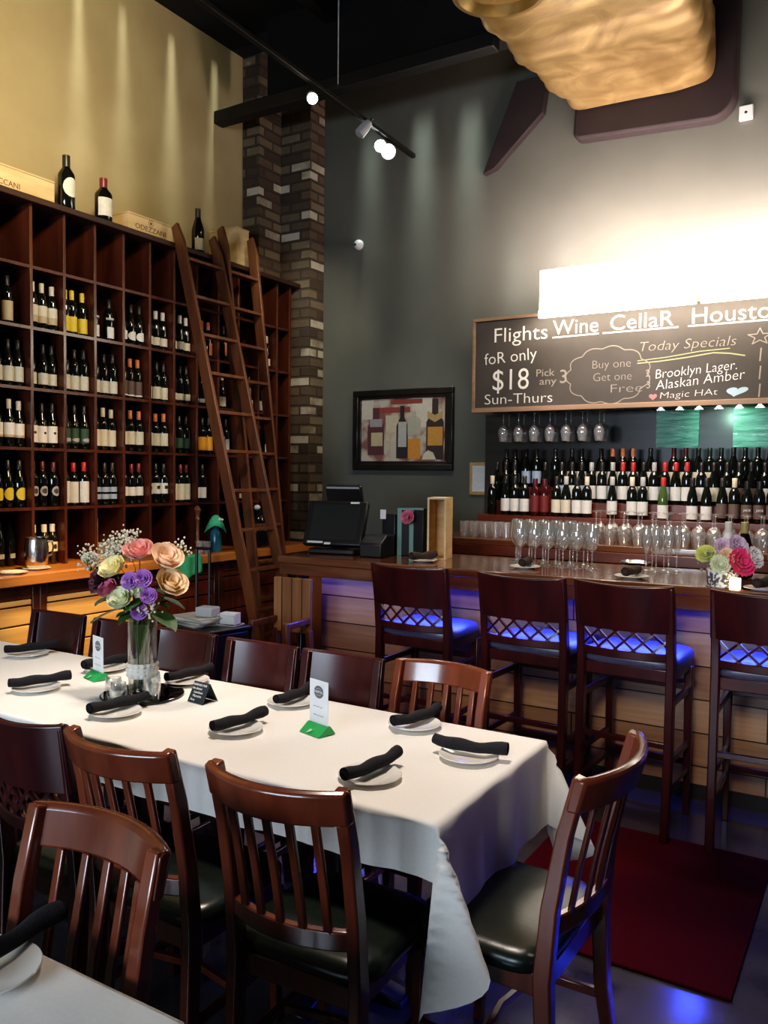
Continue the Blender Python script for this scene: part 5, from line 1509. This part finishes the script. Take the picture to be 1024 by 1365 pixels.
light('SPOT', 'rack_spot', (-3.0, 3.3, 2.5), 60, (1.0, .60, .26), spot_size=R(60), spot_blend=.9, shadow_soft_size=.1, target=(-4.68, 3.6, 1.15))
light('SPOT', 'rug_spot', (-.9, 3.0, 4.5), 160, (1.0, .72, .45), spot_size=R(10), spot_blend=.8, shadow_soft_size=.05, target=(-.93, 3.55, 0))
light('SPOT', 'bar_top_spot', (-2.0, 4.2, 4.3), 130, (1.0, .84, .68), spot_size=R(80), spot_blend=.9, shadow_soft_size=.15, target=(-1.7, 4.6, 1.07))
# blue strip under the bar top
led = light('AREA', 'bar_led', (-1.25, 4.10, .955), 58, (.03, .06, 1.0), shape='RECTANGLE', size=3.9, size_y=.03, target=(-1.25, 3.88, .70))
led.data.spread = R(110)
light('SPOT', 'floor_blue_fill', (1.25, 2.25, .50), 420, (.05, .08, 1.0), spot_size=R(22), spot_blend=.8, shadow_soft_size=.1, target=(-.75, 2.25, 0))  # both blue floor lamps are unseen spots added to tint the floor
light('SPOT', 'floor_blue_fill', (.1, 2.0, 4.4), 1100, (.05, .08, 1.0), spot_size=R(14), spot_blend=.8, shadow_soft_size=.1, target=(-.13, 2.05, 0))
pl = light('AREA', 'bar_panel_led', (-1.25, 4.17, .95), 1.8, (.05, .06, 1.0), shape='RECTANGLE', size=3.9, size_y=.02, target=(-1.25, 4.25, .80))
pl.data.spread = R(120)
# unseen lamps added to spread the boxes' light over board and wall
light('AREA', 'board_glow_fill', (-1.25, 5.74, 2.735), 18, (1.0, .84, .64), shape='RECTANGLE', size=2.1, size_y=.03, target=(-1.25, 5.86, 2.45))
light('AREA', 'board_wash_fill', (-1.4, 4.9, 3.3), 22, (1.0, .84, .66), shape='RECTANGLE', size=2.4, size_y=.3, target=(-1.4, 5.86, 2.4))
light('AREA', 'wall_glow_fill', (-1.2, 6.02, 3.14), 62, (1.0, .80, .75), shape='RECTANGLE', size=2.4, size_y=.15, target=(-1.25, 6.34, 3.55))
light('SPOT', 'back_bar_light', (-1.5, 4.6, 3.3), 170, (1.0, .86, .78), spot_size=R(64), spot_blend=.8, shadow_soft_size=.2, target=(-1.5, 6.0, 1.45))
light('SPOT', 'duct_fill', (-1.6, 4.3, 3.2), 40, (1.0, .80, .45), spot_size=R(80), spot_blend=1.0, shadow_soft_size=.3, target=(-1.6, 5.0, 4.4))  # unseen warm lamp added below the duct to light its wrap
light('SPOT', 'picture_light', (-3.2, 4.6, 3.6), 40, (1.0, .93, .80), spot_size=R(40), spot_blend=.9, shadow_soft_size=.1, target=(-3.65, 6.33, 2.0))
for x, z, e in ((-4.02, 5.1, .55), (-3.50, 5.1, .95), (-3.05, 5.1, .85), (-2.62, 3.98, .45), (-2.22, 4.08, .4)):
    q = light('AREA', 'wall_scallop', (x, YB - .10, z), e * .85, (.82, .96, .88), shape='RECTANGLE', size=.18, size_y=.05, target=(x, YB - .005, z - 1.4))
    q.data.spread = R(16)
for y, e in ((2.7, .4), (3.25, .5), (4.05, .8), (4.45, .6), (4.95, .8), (5.45, .6)):
    q = light('AREA', 'wall_scallop', (XL + .12, y, 5.2), e * .6, (.95, .97, .78), shape='RECTANGLE', size=.07, size_y=.20, target=(XL + .005, y, 3.9))
    q.data.spread = R(16)
light('SPOT', 'green_panel_light', (-1.0, 6.0, 2.03), 5, (.5, 1.0, .75), spot_size=R(110), spot_blend=.8, shadow_soft_size=.02, target=(-1.0, 6.33, 1.9))

w = bpy.data.worlds.new('room_ambient')
scene.world = w
w.use_nodes = True
w.node_tree.nodes['Background'].inputs['Color'].default_value = (.55, .65, .85, 1)
w.node_tree.nodes['Background'].inputs['Strength'].default_value = .03

# ================================================================== CAMERA
cam = bpy.data.cameras.new('camera')
cam.sensor_fit = 'AUTO'
cam.sensor_width = 36.0
cam.lens = 36.0 * 1108.0 / 1365.0
cam.clip_start = .02
co = bpy.data.objects.new('camera', cam)
Yv = Vector((673.0, -42.5, 1108.0)).normalized()
Xv = Vector((1842.0, 69.5, -1108.0)); Xv = (Xv - Yv * Xv.dot(Yv)).normalized()
Zv = Xv.cross(Yv)
if Zv.y > 0: Zv = -Zv
rt = Vector((Xv.x, Yv.x, Zv.x)); dn = Vector((Xv.y, Yv.y, Zv.y)); fw = Vector((Xv.z, Yv.z, Zv.z))
m = Matrix((rt, -dn, -fw)).transposed().to_4x4()
m.translation = Vector((0, 0, 1.58))
co.matrix_world = m
COL.objects.link(co)
scene.camera = co

scene.view_settings.view_transform = 'Standard'
scene.view_settings.look = 'None'
scene.view_settings.exposure = 0.08
scene.view_settings.use_curve_mapping = True
cm = scene.view_settings.curve_mapping
for px_, py_ in ((.012, .0065), (.05, .042), (.18, .18)):
    cm.curves[3].points.new(px_, py_)
cm.update()
scene.cycles.use_denoising = True
scene.cycles.denoiser = 'OPENIMAGEDENOISE'
scene.cycles.max_bounces = 8
scene.cycles.transparent_max_bounces = 24
scene.cycles.caustics_reflective = False
scene.cycles.caustics_refractive = False
scene.cycles.sample_clamp_indirect = 4.0
